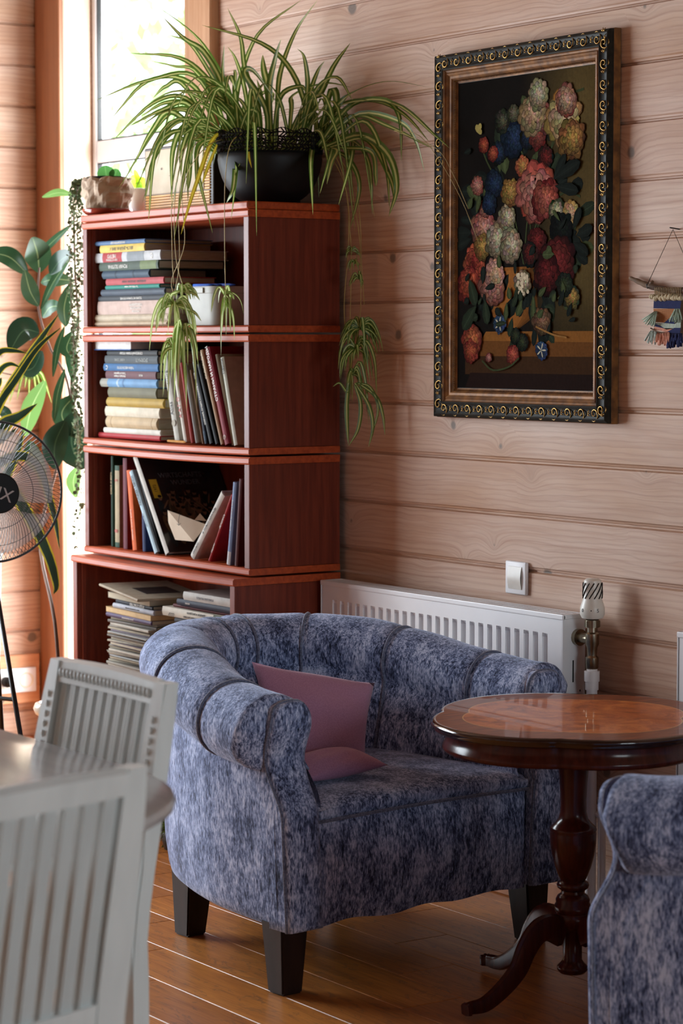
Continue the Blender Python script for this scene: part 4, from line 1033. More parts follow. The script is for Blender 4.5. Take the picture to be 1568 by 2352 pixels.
# scrollwork
bm = NB(); rr = random.Random(2)
def scroll(cx, cz, rot, sc, fl):
    pts = []
    for i in range(15):
        t = i/14*2.0*PI*1.15; r = .0095*(1-i/17); pts.append((r*math.cos(t), r*math.sin(t)*fl))
    tail = [(.0095+.001, -.004*fl), (.008, -.011*fl), (.0, -.015*fl), (-.007, -.013*fl)]
    allp = [(a, b) for a, b in tail[::-1]]+pts
    M_ = Matrix.Rotation(rot, 2)
    pp = [V((cx+(M_ @ V((a, b)))[0]*sc, -.0335, cz+(M_ @ V((a, b)))[1]*sc)) for a, b in allp]
    tube(bm, pp, [.0009+.0013*math.sin(PI*min(1, (i+1)/len(pp)*1.1)) for i in range(len(pp))], 5)
def leafy(cx, cz, rot):
    for k in range(3):
        a = rot+(k-1)*.7; c_, s_ = math.cos(a), math.sin(a)
        tube(bm, [(cx, -.033, cz), (cx+c_*.007, -.0355, cz+s_*.007), (cx+c_*.0125-s_*.003, -.033, cz+s_*.0125+c_*.003)], [.0008, .0019, .0005], 5)
mid = .0245
nv = 19; nh = 13
for k in range(nv):
    z = .035+(PH-.07)*k/(nv-1)
    for x, s in ((mid, 1), (PW-mid, -1)): scroll(x, z, PI/2 if s > 0 else -PI/2, 1.3, s); leafy(x, z+(PH-.07)/(nv-1)*.5, PI/2)
for k in range(nh):
    x = .05+(PW-.1)*k/(nh-1)
    for z, s in ((mid, 1), (PH-mid, -1)): scroll(x, z, 0, 1.3, s); leafy(x+(PW-.1)/(nh-1)*.5, z, 0)
ob = build('scrollwork', bm, GOLD, o, smooth=True)
bm = NB(); 
def bead(x, z): 
    r = .0021; vs = [bm.verts.new((x+a*r, -.0165-b*r, z+c*r)) for a, b, c in ((1,0,0),(0,0,1),(-1,0,0),(0,0,-1),(0,1,0))]
    for k in range(4): bm.faces.new((vs[k], vs[(k+1) % 4], vs[4]))
k = .074
while k < PW-.073: bead(k, .074); bead(k, PH-.074); k += .0056
k = .074
while k < PH-.073: bead(.074, k); bead(PW-.074, k); k += .0056
build('beading', bm, GOLD, o)
# canvas: background gradient grid + painted flowers, all flat
bm = NB(); lay = bm.loops.layers.float_color.new('Col'); rr = random.Random(21)
c0 = .080; CW, CH = PW-2*c0, PH-2*c0
LZ = [0]
def pfill(pts, col, jit=.0, lv=None):
    if lv is None: LZ[0] += 1
    d = .0101+(LZ[0] if lv is None else lv)*1.4e-6
    f = bm.faces.new([bm.verts.new((c0+u*CW, -d, c0+v*CH)) for u, v in pts])
    j = 1+rr.uniform(-jit, jit)
    for l in f.loops: l[lay] = (max(0, col[0]*j), max(0, col[1]*j), max(0, col[2]*j), 1)
    return f
N1, N2 = 24, 36
for i in range(N1):
    for j in range(N2):
        def cc(u, v):
            t = sm((u-.45)/.5)*(.35+.65*sm((v-.1)/.3)); a = rgb(24, 20, 17); b = rgb(98, 82, 46)
            n_ = .85+.3*noise.noise(V((u*6, v*9, 2)))
            return tuple((x*(1-t)+y*t)*n_ for x, y in zip(a, b))
        q = [(i/N1, j/N2), ((i+1)/N1, j/N2), ((i+1)/N1, (j+1)/N2), (i/N1, (j+1)/N2)]
        f = bm.faces.new([bm.verts.new((c0+u*CW, -.0100, c0+v*CH)) for u, v in q])
        for l, (u, v) in zip(f.loops, q): l[lay] = (*cc(u, v), 1)
AR = CH/CW
def ellipse(u, v, a, b, rot, col, n=14, jit=.0, squash=1):
    c_, s_ = math.cos(rot), math.sin(rot)
    pfill([(u+(a*math.cos(2*PI*k/n)*c_-b*math.sin(2*PI*k/n)*s_), v+(a*math.cos(2*PI*k/n)*s_+b*math.sin(2*PI*k/n)*c_)/AR) for k in range(n)], col, jit)
def mixc(a, b, t): return tuple(x*(1-t)+y*t for x, y in zip(a, b))
def petal(u, v, L, w, rot, col, lv=None):
    c_, s_ = math.cos(rot), math.sin(rot); pts = [(0, 0), (.3, .35), (.65, .5), (.9, .32), (1, .0), (.9, -.32), (.65, -.5), (.3, -.35)]
    pfill([(u+(L*a*c_-w*b*s_), v+(L*a*s_+w*b*c_)/AR) for a, b in pts], col, .12, lv)
def rosette(u, v, r, c1, c2, layers=5, n=12):
    base = LZ[0]+1
    for k in range(layers):
        q = r*(1-k/layers*.85); m = max(5, n-k)
        off = rr.uniform(0, 6)
        for i in range(m):
            a = off+2*PI*i/m; sh = .5+.5*(.5+.5*math.sin(a+.8)); t = k/layers
            col = tuple(x*sh*(.62+.38*rr.random()) for x in mixc(c2, c1, min(1, t*1.1+rr.uniform(-.1, .3))))
            lv = base+k*9+(i % 3)
            gy = sum(col)/3; col = tuple(x*.85+gy*.15 for x in col); L_, W_ = q*rr.uniform(.85, 1.08), q*rr.uniform(.5, .75)
            petal(u, v, L_*1.04, W_*1.12, a, tuple(x*.4 for x in col), lv); petal(u, v, L_, W_*.92, a+.03, col, lv+3)
            petal(u+q*.05*math.cos(a), v+q*.05*math.sin(a)/AR, q*.86, q*.26, a+.12, tuple(min(1, x*1.5) for x in col), lv+6)
    LZ[0] = base+layers*9+6
_lc = [0]
def leafp(u, v, L, w, rot, col):
    _lc[0] = (_lc[0]+1) % 16; b_ = LZ[0]+1+_lc[0]*3
    petal(u, v, L, w, rot, col, b_); petal(u, v, L*.95, w*.45, rot+.02, tuple(x*1.35 for x in col), b_+1); petal(u, v, L*.97, w*.07, rot, tuple(x*2.0 for x in col), b_+2)
    if _lc[0] == 15: LZ[0] += 50
def stemp(pts, w, col):
    P = catmull([(a, b, 0) for a, b in pts], 12)
    for a, b in zip(P, P[1:]):
        d = (b-a).normalized(); s_ = V((-d.y, d.x, 0))*w; pfill([(a.x-s_.x, a.y-s_.y), (b.x-s_.x, b.y-s_.y), (b.x+s_.x, b.y+s_.y), (a.x+s_.x, a.y+s_.y)], col, .1)
G1, G2, G3 = rgb(38, 48, 34), rgb(62, 72, 44), rgb(24, 30, 26)
PK, PKD, WH, YE, ORG, BL, DR, PE = rgb(206, 140, 122), rgb(150, 76, 62), rgb(206, 192, 154), rgb(190, 146, 60), rgb(196, 88, 44), rgb(38, 62, 96), rgb(120, 30, 26), rgb(206, 172, 130)
# ledge
pfill([(0.06, .045), (1, .045), (1, .165), (.06, .165)], rgb(64, 42, 24)); pfill([(.06, .105), (1, .105), (1, .165), (.06, .165)], rgb(110, 70, 34)); pfill([(.18, .155), (1, .15), (1, .185), (.22, .185)], rgb(140, 92, 42)); pfill([(0, 0), (1, 0), (1, .05), (.1, .05), (.06, .0)], rgb(38, 24, 20))
# vase
def vase(cu, v0, sc):
    pr_ = [(.06, 0), (.07, .008), (.035, .02), (.03, .035), (.09, .055), (.15, .075), (.165, .1), (.16, .14), (.15, .19), (.13, .215), (.15, .225)]
    for a, b in zip(pr_, pr_[1:]):
        for k in range(10):
            u0, u1 = -1+k*.2, -1+(k+1)*.2; m = (u0+u1)/2; sh = .35+.75*max(0, math.cos((m+.3)*1.4)); c = tuple(x*sh for x in rgb(150, 96, 44))
            pfill([(cu+u0*a[0]*sc, v0+a[1]*sc), (cu+u1*a[0]*sc, v0+a[1]*sc), (cu+u1*b[0]*sc, v0+b[1]*sc), (cu+u0*b[0]*sc, v0+b[1]*sc)], c, .1)
vase(.43, .155, 1.05)
for i in range(90):
    a = rr.uniform(0, 2*PI); q = rr.uniform(.5, 1); u = .5+.40*q*math.cos(a); v = .52+.34*q*math.sin(a)
    leafp(u, v, rr.uniform(.08, .16), rr.uniform(.04, .08), a+rr.uniform(-.7, .7), rr.choice([G1, G2, G3, G3]))
LZ[0] += 52
for p in ([(.5, .4), (.55, .6), (.72, .78), (.86, .86)], [(.5, .4), (.4, .6), (.24, .72), (.17, .8)], [(.5, .4), (.62, .55), (.8, .62), (.9, .6)], [(.55, .5), (.52, .7), (.42, .82)], [(.6, .5), (.66, .7), (.8, .9), (.92, .93)]): stemp(p, .004, G2)
F = [(.13, .415, .085, DR, ORG), (.09, .34, .10, ORG, DR), (.2, .52, .10, PK, PKD), (.21, .585, .05, PK, PKD), (.15, .66, .05, PK, PKD), (.28, .66, .07, BL, rgb(20, 30, 46)), (.24, .60, .06, BL, rgb(20, 30, 46)), (.31, .76, .06, BL, G3),
     (.19, .46, .07, YE, rgb(120, 80, 30)), (.42, .80, .09, BL, rgb(16, 28, 52)), (.53, .80, .06, BL, G3), (.34, .86, .06, rgb(96, 98, 70), G3), (.42, .88, .045, rgb(120, 118, 88), G2), (.20, .79, .04, ORG, DR), (.27, .76, .04, ORG, DR), (.30, .48, .09, WH, rgb(130, 116, 84)),
     (.38, .55, .07, WH, rgb(140, 122, 86)), (.41, .46, .09, WH, rgb(130, 116, 84)), (.40, .63, .07, YE, rgb(140, 96, 36)), (.49, .71, .05, YE, ORG), (.6, .80, .065, PKD, DR), (.66, .85, .07, PK, DR), (.66, .73, .06, DR, G3), (.56, .87, .10, PE, rgb(150, 130, 80)), (.60, .93, .075, WH, rgb(150, 140, 96)),
     (.59, .62, .15, PK, rgb(176, 70, 50)), (.66, .60, .10, rgb(196, 100, 76), DR), (.78, .85, .13, rgb(220, 200, 150), YE), (.84, .78, .10, YE, rgb(110, 74, 30)), (.80, .90, .08, PE, PKD), (.74, .56, .06, WH, G2), (.84, .55, .06, PE, YE), (.77, .5, .09, G3, rgb(16, 18, 16)),
     (.60, .47, .07, DR, rgb(70, 16, 16)), (.75, .40, .13, rgb(130, 36, 30), rgb(60, 14, 14)), (.67, .36, .10, rgb(110, 26, 24), rgb(50, 10, 12)), (.55, .43, .06, DR, G3), (.27, .33, .10, PK, PKD), (.29, .37, .08, PE, PK), (.50, .34, .065, WH, rgb(120, 110, 70)), (.85, .29, .06, YE, G2), (.8, .33, .06, G2, G3),
     (.64, .215, .07, rgb(150, 110, 76), rgb(90, 60, 40)), (.12, .155, .085, rgb(196, 110, 50), DR), (.11, .12, .06, ORG, DR), (.33, .21, .05, BL, rgb(60, 90, 130)), (.64, .125, .045, BL, rgb(60, 90, 130)), (.43, .11, .05, rgb(206, 90, 60), DR), (.25, .10, .025, PK, DR), (.50, .15, .045, G2, G3), (.45, .17, .04, G2, G3)]
for u, v, r, c1, c2 in F: rosette(u, v, r, c1, c2)
for u, v in ((.33, .21), (.64, .125)):
    for k in range(5): petal(u, v, .035, .008, k*2*PI/5, rgb(200, 196, 170))
for i in range(26): ellipse(.50+rr.uniform(-.05, .05), .34+rr.uniform(-.035, .035), .010, .010, 0, rgb(214, 200, 168), 8, .2)
for i in range(40):
    a = rr.uniform(0, 2*PI); leafp(rr.uniform(.05, .95), rr.choice([rr.uniform(.25, .5), rr.uniform(.5, .8)]) if rr.random() < .4 else rr.uniform(.2, .34), rr.uniform(.04, .09), rr.uniform(.02, .045), a, rr.choice([G1, G2, G3]))
for u, v, L, w_, a in ((.72, .66, .2, .07, .35), (.73, .64, .17, .06, -.2), (.72, .66, .14, .05, .9), (.88, .48, .12, .06, .3), (.86, .46, .12, .06, -.5), (.86, .50, .11, .05, 1.1), (.1, .36, .14, .07, -1.2), (.15, .27, .15, .08, -2.3), (.22, .29, .12, .06, -1.4)): leafp(u, v, L, w_, a, G3 if u > .5 else G1)
LZ[0] += 52; print('painting levels', LZ[0])
# butterfly
for a, L in ((1.2, .05), (1.9, .045), (.4, .03)): petal(.165, .83, L, .03, a, rgb(170, 156, 90))
stemp([(.2, .09), (.28, .06), (.4, .07), (.48, .1)], .003, G2); stemp([(.6, .2), (.72, .175), (.82, .165)], .003, rgb(150, 110, 60))
me = bpy.data.meshes.new('flower_picture'); bm.to_mesh(me); bm.free()
link('flower_picture', me, m_attr(), o)
bm = NB(); box(bm, .03, -.0098, .03, PW-.03, -.002, PH-.03); build('backing_board', bm, OLDF, o)
# ================================================================ woven wall hanging
yh = YW-.016
nl = on_y(1548, 526, yh)
o = thing('wall_hanging', (nl.x, YW, nl.z), 'small woven wall hanging with navy, ochre and mint yarn on a driftwood stick', 'wall hanging')
def H_(px, py, d=.0): p = on_y(px, py, yh-d); return V((p.x-nl.x, yh-d-YW, p.z-nl.z))
bm = NB(); tube(bm, [(0, .0, 0), (0, -.03, .003)], .0016, 6); build('nail', bm, BLACK, o)
bm = NB(); tube(bm, [H_(1484, 658, .012), H_(1545, 527, .004), H_(1600, 655, .012)], .0008, 5); tube(bm, catmull([H_(1484, 652, .016), H_(1486, 662, .018), H_(1489, 660, .004)], 6), .001, 5); build('cord', bm, BLACK, o)
WOODD = plain('driftwood', rgb(112, 86, 62), rgb(70, 52, 40), rough=.8, scale=20, bump=.5)
bm = NB(); tube(bm, catmull([H_(1446, 638), H_(1462, 645), H_(1480, 653), H_(1500, 659), H_(1530, 666), H_(1562, 667), H_(1600, 660), H_(1640, 650)], 30), [.002+.0055*math.sin(min(1, (i+3)/14)*PI/2)+.0006*math.sin(i*1.7) for i in range(30)], 10); tube(bm, [H_(1494, 652), H_(1499, 646)], [.005, .003], 8); build('driftwood_stick', bm, WOODD, o, smooth=True)
def yarn(c, nm='wool'): return plain(nm, c, tuple(x*.7 for x in c), rough=.95, scale=400, stretch=(1, 1, .3), bump=.6)
NAVY, OCH, MINT, PNK, CRM = yarn(rgb(24, 34, 86)), yarn(rgb(178, 118, 70)), yarn(rgb(164, 184, 164)), yarn(rgb(216, 150, 126)), yarn(rgb(196, 178, 140))
bm = NB(); 
for k in range(16):
    x = 1504+k*3.9; tube(bm, catmull([H_(x, 690), H_(x-1, 672, .006), H_(x, 660, .010), H_(x+1, 668, -.008), H_(x+.5, 690)], 10), .0009, 5)
build('warp_loops', bm, CRM, o)
bm = NB(); rr = random.Random(4)
for k in range(17):
    p = H_(1496+k*4.3+rr.uniform(-1, 1), 684+rr.uniform(-3, 3), .004); r = .0055+rr.random()*.002
    bmesh.ops.create_icosphere(bm, subdivisions=2, radius=r, matrix=Matrix.Translation(p))
build('wool_puffs', bm, yarn(rgb(206, 192, 158)), o, smooth=True)
def patch(nm, px, mat, th=.004):
    bm = NB(); A = [bm.verts.new(H_(a, b, .0)) for a, b in px]; B = [bm.verts.new(H_(a, b, th)) for a, b in px]
    bm.faces.new(A); bm.faces.new(B[::-1]); n = len(px)
    for i in range(n): bm.faces.new((A[i], B[i], B[(i+1) % n], A[(i+1) % n]))
    build(nm, bm, mat, o)
patch('navy_band', [(1501, 690), (1564, 691), (1562, 709), (1500, 708)], NAVY)
def weave(c1, c2):
    n = NT('basket_weave'); x, y, z = n.sep(n.pos()); a = n.math('SINE', n.math('MULTIPLY', n.math('ADD', x, z), 900)); b = n.math('SINE', n.math('MULTIPLY', n.math('SUBTRACT', x, z), 900))
    f = n.math('MULTIPLY', a, b); n.col(n.mix(n.ramp(f, [(.1, 0.0), (.4, 1.0)]), c1, c2)); n.set(Roughness=.9); n.bump(f, .5, .001); return n.m
patch('ochre_panel', [(1500, 709), (1560, 709), (1545, 728), (1526, 741), (1502, 740)], weave(rgb(184, 122, 72), rgb(110, 66, 40)), .003)
patch('navy_patch', [(1540, 728), (1556, 728), (1548, 744), (1524, 742)], NAVY, .0045)
patch('mint_strip', [(1503, 741), (1526, 742), (1549, 744), (1563, 735), (1563, 753), (1530, 757), (1503, 746)], yarn(rgb(176, 190, 176)), .0045)
patch('navy_patch', [(1503, 744), (1515, 748), (1524, 754), (1504, 750)], NAVY, .0052)
patch('pink_strip', [(1503, 750), (1524, 754), (1545, 754), (1535, 763), (1500, 757)], PNK, .0045)
patch('navy_patch', [(1530, 763), (1548, 753), (1563, 753), (1561, 767), (1534, 768)], NAVY, .005)
def tassel(nm, top, bots, mat, n=16, r=.0016):
    bm = NB(); q = random.Random(int(top[0]))
    for k in range(n):
        t = k/(n-1); bx = bots[0][0]+(bots[1][0]-bots[0][0])*t+q.uniform(-2, 2); by = bots[0][1]+(bots[1][1]-bots[0][1])*t+q.uniform(-5, 4)
        tx = top[0]+(top[1]-top[0])*t
        tube(bm, catmull([H_(tx, top[2], .004), H_(tx*.6+bx*.4, top[2]*.6+by*.4, .012+q.random()*.006), H_(bx, by, .006+q.random()*.008)], 6), r, 5)
    build(nm, bm, mat, o, smooth=True)
tassel('mint_tassel', (1503, 1508, 716), ((1475, 738), (1503, 750)), MINT)
tassel('mint_tassel', (1550, 1560, 710), ((1536, 735), (1565, 738)), MINT)
tassel('mint_tassel', (1494, 1506, 760), ((1481, 784), (1506, 788)), yarn(rgb(184, 198, 190)), 14)
tassel('salmon_tassel', (1508, 1536, 764), ((1503, 788), (1535, 794)), PNK, 22, .0022)
tassel('navy_tassel', (1536, 1564, 767), ((1530, 798), (1568, 792)), NAVY, 26, .0024)
bm = NB(); tube(bm, catmull([H_(1494, 754, .006), H_(1510, 762, .008), H_(1535, 767, .006)], 8), .002, 6); build('twig', bm, WOODD, o)
# ================================================================ things on the bookcase
TZB = J[3]+.0183
# wooden radio-like box
y = 3.70; l = on_y(332, 478, y); r = on_y(482, 470, y); tp = on_y(332, 342, y).z
o = thing('wooden_box', (l.x, y, TZB), 'old wooden box with cream face and ribbed yellow base behind the spider plant', 'box')
W = r.x-l.x; Hb = tp-TZB; D = .14
bm = NB(); box(bm, 0, .0, 0, W+.02, D, Hb, .004, 2); build('case', bm, plain('dark_walnut', rgb(60, 44, 34), rgb(40, 28, 22), rough=.5), o)
bm = NB(); box(bm, .010, -.003, .055, W-.03, .002, Hb-.008, .002); build('cream_face', bm, plain('aged_cream_card', rgb(206, 190, 164), rgb(188, 170, 142), rough=.7), o)
bm = NB(); YEL = plain('yellow_varnish', rgb(228, 168, 62), rgb(206, 144, 44), rough=.4)
for k in range(6): box(bm, .010, -.004, .006+k*.008, W+.005, .002, .0125+k*.008, .002)
for k in range(14): box(bm, W-.026, -.004, .056+k*.0082, W+.006, .002, .0625+k*.0082, .002)
build('ribbed_base', bm, YEL, o)
for k, s_ in enumerate(('ВЕГА', 'II I', '— II')):
    text(s_, .010, INKK, o, basis((1, 0, 0), (0, 0, 1), (.06+.05*k, -.0036, Hb-.045-.022*k)), name='faint_lettering') if k else None
# black planter block behind box
bm = NB(); box(bm, 0, 0, 0, .17, .12, .165, .003); q = tag(build('black_box', bm, BLACK), 'black box standing behind the hanging-bowl spider plant on the bookcase', 'box'); q.location = (r.x+.03, 3.765, TZB)
# paper-wrapped pot on red saucer
a = on_y(247, 480, 3.66); PX, PY = a.x, 3.66
s_ = thing('saucer', (PX, PY, TZB), 'shallow terracotta-red saucer under the paper-wrapped pot', 'saucer')
bm = NB(); lathe(bm, [(.05, 0), (.068, .002), (.078, .012), (.080, .020), (.077, .020), (.073, .012), (.05, .006)], 40); build('dish', bm, plain('red_glaze', rgb(150, 50, 34), rgb(120, 38, 28), rough=.15, coat=.6), s_, smooth=True)
o = thing('potted_succulent', (PX, PY, TZB+.0065), 'small pot wrapped in crumpled brown paper with round-leaved succulent', 'plant')
bm = NB(); lathe(bm, [(.05, 0), (.058, .10), (.062, .112), (.058, .112), (.054, .095), (.0005, .095)], 30); build('inner_pot', bm, BLACK, o, smooth=True)
bm = NB()
def wrapf(u, v):
    a = 2*PI*u; b = .062+.006*v+.010*abs(math.sin(v*2.4))+.007*noise.noise(V((math.cos(a)*3, math.sin(a)*3, v*5)))*2
    b += .004*math.sin(a*9+v*4)*(1-v)
    z = .004+.104*v+.008*noise.noise(V((math.cos(a)*4, math.sin(a)*4, 8)))*v
    return V((b*math.cos(a), b*math.sin(a), z))
grid(bm, wrapf, 44, 12, cu=True); w_ = build('paper_wrap', bm, plain('kraft_paper', rgb(186, 164, 142), rgb(160, 138, 116), rough=.85), o); md = w_.modifiers.new('s', 'SOLIDIFY'); md.thickness = .0012
for px, py, w2, h2 in ((245, 408, .036, 1), (262, 410, .026, .85)):
    b = at(px, 412, 7.46)-V(o.location); t = at(px+(-4 if w2 > .03 else 6), 380 if w2 > .03 else 388, 7.46)-V(o.location)
    bm = NB(); blade(bm, [b, (b+t)/2, t], w2*1.5, prof=lambda s: math.sin(PI*min(.98, .12+.86*s))**.6, n=14, fold=.15); build('leaf', bm, m_leaf('succulent_leaf', rgb(120, 170, 100), rgb(76, 130, 66), 'rib', .1, .35), o)
# white pot with bright seedling
a = on_y(322, 470, 3.80)
o = thing('white_pot', (a.x, 3.80, TZB), 'plain white pot holding a backlit yellow-green seedling', 'plant')
bm = NB(); lathe(bm, [(.034, 0), (.040, .03), (.043, .088), (.040, .09), (.037, .08), (.0005, .078)], 30); build('pot', bm, UPVC, o, smooth=True)
LIME = m_leaf('lime_leaf', rgb(210, 226, 110), rgb(170, 204, 60), 'rib', .1, .6)
for dx, dz, ww in ((-.028, .13, .035), (.012, .115, .035), (-.012, .15, .02)):
    bm = NB(); blade(bm, [(0, 0, .075), (dx*.5, 0, .09+.02), (dx*1.4, -.01, dz)], ww, prof=lambda s: math.sin(PI*min(.98, .05+.92*s))**.7, n=12); build('leaf', bm, LIME, o)
# ---- string plant
o = thing('trailing_vine', (PX-.06, PY-.02, TZB+.10), 'long trailing string plant hanging down the left side of the bookcase', 'plant')
bm = NB(); bs = NB(); rr = random.Random(9)
strands = [(172, 420, 186, 470, 176, 1265), (168, 430, 172, 520, 182, 1110), (182, 425, 160, 560, 172, 980), (178, 430, 178, 600, 170, 890), (166, 440, 168, 640, 178, 1040), (186, 440, 182, 600, 186, 1180), (176, 440, 164, 500, 166, 760)]
for (ax, ay, mx, my, ex, ey) in strands:
    Zd = 7.50+rr.uniform(-.03, .05)
    P = catmull([at(212, 414, 7.46), at(ax, ay, Zd), at(mx, my, Zd), at((mx+ex)/2+rr.uniform(-6, 6), (my+ey)/2, Zd), at(ex, ey, Zd)], int((ey-ay)/5))
    P = [p-V(o.location) for p in P]; tube(bs, P, .0007, 4)
    for i, p in enumerate(P):
        if i < 2: continue
        for _ in range(2 if ey > 1150 and p.z+o.location.z > on_y(170, 1000, 3.6).z or rr.random() < .4 else 1):
            a = rr.uniform(0, 2*PI); r_ = rr.uniform(.003, .0072); c = p+V((math.cos(a), math.sin(a), rr.uniform(-.5, .3)))*rr.uniform(.004, .011)
            nn = V((rr.gauss(0, 1), rr.gauss(0, 1), rr.gauss(0, .7))).normalized(); e1 = nn.orthogonal().normalized(); e2 = nn.cross(e1)
            cv = bm.verts.new(c-nn*r_*.35); ring = [bm.verts.new(c+(e1*math.cos(t)+e2*math.sin(t))*r_*(1.0 if k % 7 else 1.25)) for k, t in enumerate([2*PI*j/7 for j in range(7)])]
            for k in range(7): bm.faces.new((cv, ring[k], ring[(k+1) % 7]))
build('foliage', bm, plain('grey_green_leaflet', rgb(118, 130, 98), rgb(78, 94, 64), rough=.8, spec=.15), o, smooth=True)['kind'] = 'stuff'
build('strands', bs, STEMD, o)
# ================================================================ spider plant
bz = TZB
cR = on_y(620, 460, 3.735); BXc = V((cR.x, 3.735, bz))
o = thing('spider_plant', BXc, 'large striped spider plant in a black bowl with pierced rim, on the bookcase', 'plant')
Zb = (BXc-CAM).dot(FH)
Rb = .150; Hbw = .200
bm = NB(); prof = [(.02, .001), (.052, 0), (.056, .004)] + [(Rb*math.sin(math.radians(20+ (86-20)*k/12))**.92, .004+(Hbw*.70-.004)*(1-math.cos(math.radians(90*k/12)))**.95) for k in range(1, 13)]
prof[-1] = (.146, Hbw*.70)
inn = [(r_-.004, z_+.002) for r_, z_ in prof[3:]][::-1]
lathe(bm, prof+inn, 56, cap=True); build('bowl', bm, BLACK, o, smooth=True)
bm = NB(); rr = random.Random(8); nu, nv = 84, 7; gg = []
for j in range(nv):
    row = []
    for i in range(nu):
        a = 2*PI*(i+rr.uniform(-.3, .3)*(0 < j < nv-1)+.5*(j % 2))/nu; v = (j+rr.uniform(-.28, .28)*(0 < j < nv-1))/(nv-1)
        rd = .146+.006*v; row.append(bm.verts.new((rd*math.cos(a), rd*math.sin(a), Hbw*(.70+.30*v)+(.005*math.sin(a*14) if j == nv-1 else 0))))
    gg.append(row)
for j in range(nv-1):
    for i in range(nu):
        if rr.random() < .93: bm.faces.new((gg[j][i], gg[j][(i+1) % nu], gg[j+1][(i+1) % nu], gg[j+1][i]))
rim = build('pierced_rim', bm, BLACK, o); md = rim.modifiers.new('w', 'WIREFRAME'); md.thickness = .0062; md.use_even_offset = False
bm = NB(); lathe(bm, [(.0005, Hbw*.72), (.07, Hbw*.74), (.141, Hbw*.70)], 40, cap=False); build('soil', bm, STEMD, o, smooth=True)
L0 = V(o.location)
def z5(x, y, Z):
    p = at(220+x/1.8667, y/1.8667, Z)
    if p.y > 3.86: p = on_y(220+x/1.8667, y/1.8667, 3.86-.012*(x % 5))
    w = min(1, max(0, (y-600)/240))
    if x < 1060 and w > 0: p = on_y(220+x/1.8667, y/1.8667, p.y*(1-w)+min(p.y, 3.555-.01*(x % 4))*w)
    return p-L0
expl = [((575,420),(500,260),(410,140),(225,0)),((560,410),(470,230),(380,165),(285,70)),((560,450),(480,300),(400,185),(315,150)),((590,500),(470,330),(350,245),(140,228)),((540,500),(430,310),(340,285),(240,262)),
((560,520),(440,340),(230,345),(0,430)),((540,530),(420,370),(230,345),(60,515)),((520,540),(380,370),(300,370),(245,420)),((520,540),(400,430),(250,440),(75,600)),((520,545),(420,460),(300,440),(190,500)),
((500,540),(400,450),(290,470),(135,545)),((520,550),(420,480),(300,480),(195,540)),((550,560),(440,500),(300,500),(100,805)),((540,560),(430,520),(300,560),(200,870)),((520,560),(400,520),(280,600),(205,830)),
((500,560),(380,560),(260,640),(225,950)),((520,560),(400,540),(330,640),(325,870)),((540,570),(430,540),(370,640),(365,760)),((550,560),(470,560),(400,640),(395,870)),((560,560),(490,580),(430,680),(500,1000)),
((570,560),(565,640),(600,700),(580,940)),((560,560),(520,600),(440,640),(430,830)),((560,420),(545,330),(550,190)),((600,480),(620,330),(700,140),(880,0)),((700,480),(640,300),(620,160),(565,35)),
((900,470),(830,290),(700,180),(455,108)),((780,400),(800,280),(860,130),(950,0)),((760,560),(745,400),(770,260),(795,165)),((750,540),(740,400),(720,300),(715,235)),((920,440),(960,400),(1020,280),(1090,185)),
((905,400),(905,320),(890,240),(862,208)),((930,470),(920,400),(950,310),(980,262)),((620,540),(600,420),(600,320),(590,300)),((660,520),(640,400),(600,260),(565,200)),((730,470),(640,320),(680,305),(790,460)),
((840,470),(850,410),(980,360),(1095,375)),((770,500),(800,400),(880,370),(900,400)),((1000,500),(1100,400),(1250,350),(1430,375)),((960,520),(1080,460),(1230,430),(1300,500),(1310,690)),((980,530),(1100,450),(1290,450),(1450,580),(1515,635)),
((990,520),(1120,490),(1300,520),(1370,600),(1410,740)),((950,540),(1100,500),(1250,540),(1450,640)),((980,500),(1090,440),(1220,440),(1330,500),(1430,610)),((900,570),(930,600),(920,700),(930,920)),((990,560),(1000,400),(1030,420),(1020,600),(960,830)),
((1000,540),(1080,520),(1100,650),(1040,880)),((1020,530),(1130,580),(1250,660),(1290,800),(1255,930)),((1030,540),(1150,520),(1240,700),(1260,900)),((1010,560),(1090,600),(1170,700),(1185,920)),((1030,600),(1080,680),(1130,800),(1090,980)),
((1100,570),(1180,650),(1200,760),(1200,800)),((600,600),(640,560),(650,640),(610,715)),((480,560),(350,560),(250,680),(210,860)),((500,560),(420,600),(400,760),(395,820)),((560,580),(600,640),(590,800),(560,870)),((470,520),(330,480),(240,560),(165,700)),
((960,560),(1030,640),(1010,700),(990,790)),((1050,560),(1160,600),(1260,760),(1280,860)),((700,560),(700,500),(650,480),(600,620)),((660,540),(700,440),(705,400),(690,340))]
broad = {27, 28, 29, 44, 46}
rr = random.Random(17); bm = NB(); crown = z5(740, 545, Zb); crown.z = Hbw*.78
for i, p in enumerate(expl):
    left = p[0][0] < 700; n = len(p); dz = rr.uniform(-.16, .10); st = rr.uniform(-.06, .06)
    start = V((z5(p[0][0], 560, Zb+st).x, 0, Hbw*.80)); start = z5(p[0][0]*.85+740*.15, 545, Zb+st); start.z = Hbw*.76
    pts = [start]+[z5(*q, Zb+st+(dz-st)*((k+1)/n)) for k, q in enumerate(p)] if p[0][1] < 515 else [start]+[z5(*q, Zb+st+(dz-st)*((k+1)/n)) for k, q in enumerate(p[1:], 1)]
    blade(bm, pts, (.023 if i in broad else rr.uniform(.0145, .020)), face=(-FWD+V((rr.uniform(-.5, .5), rr.uniform(-.5, .5), rr.uniform(0, .7)))), n=20, fold=rr.uniform(.1, .45), twist=rr.uniform(-.7, .7))
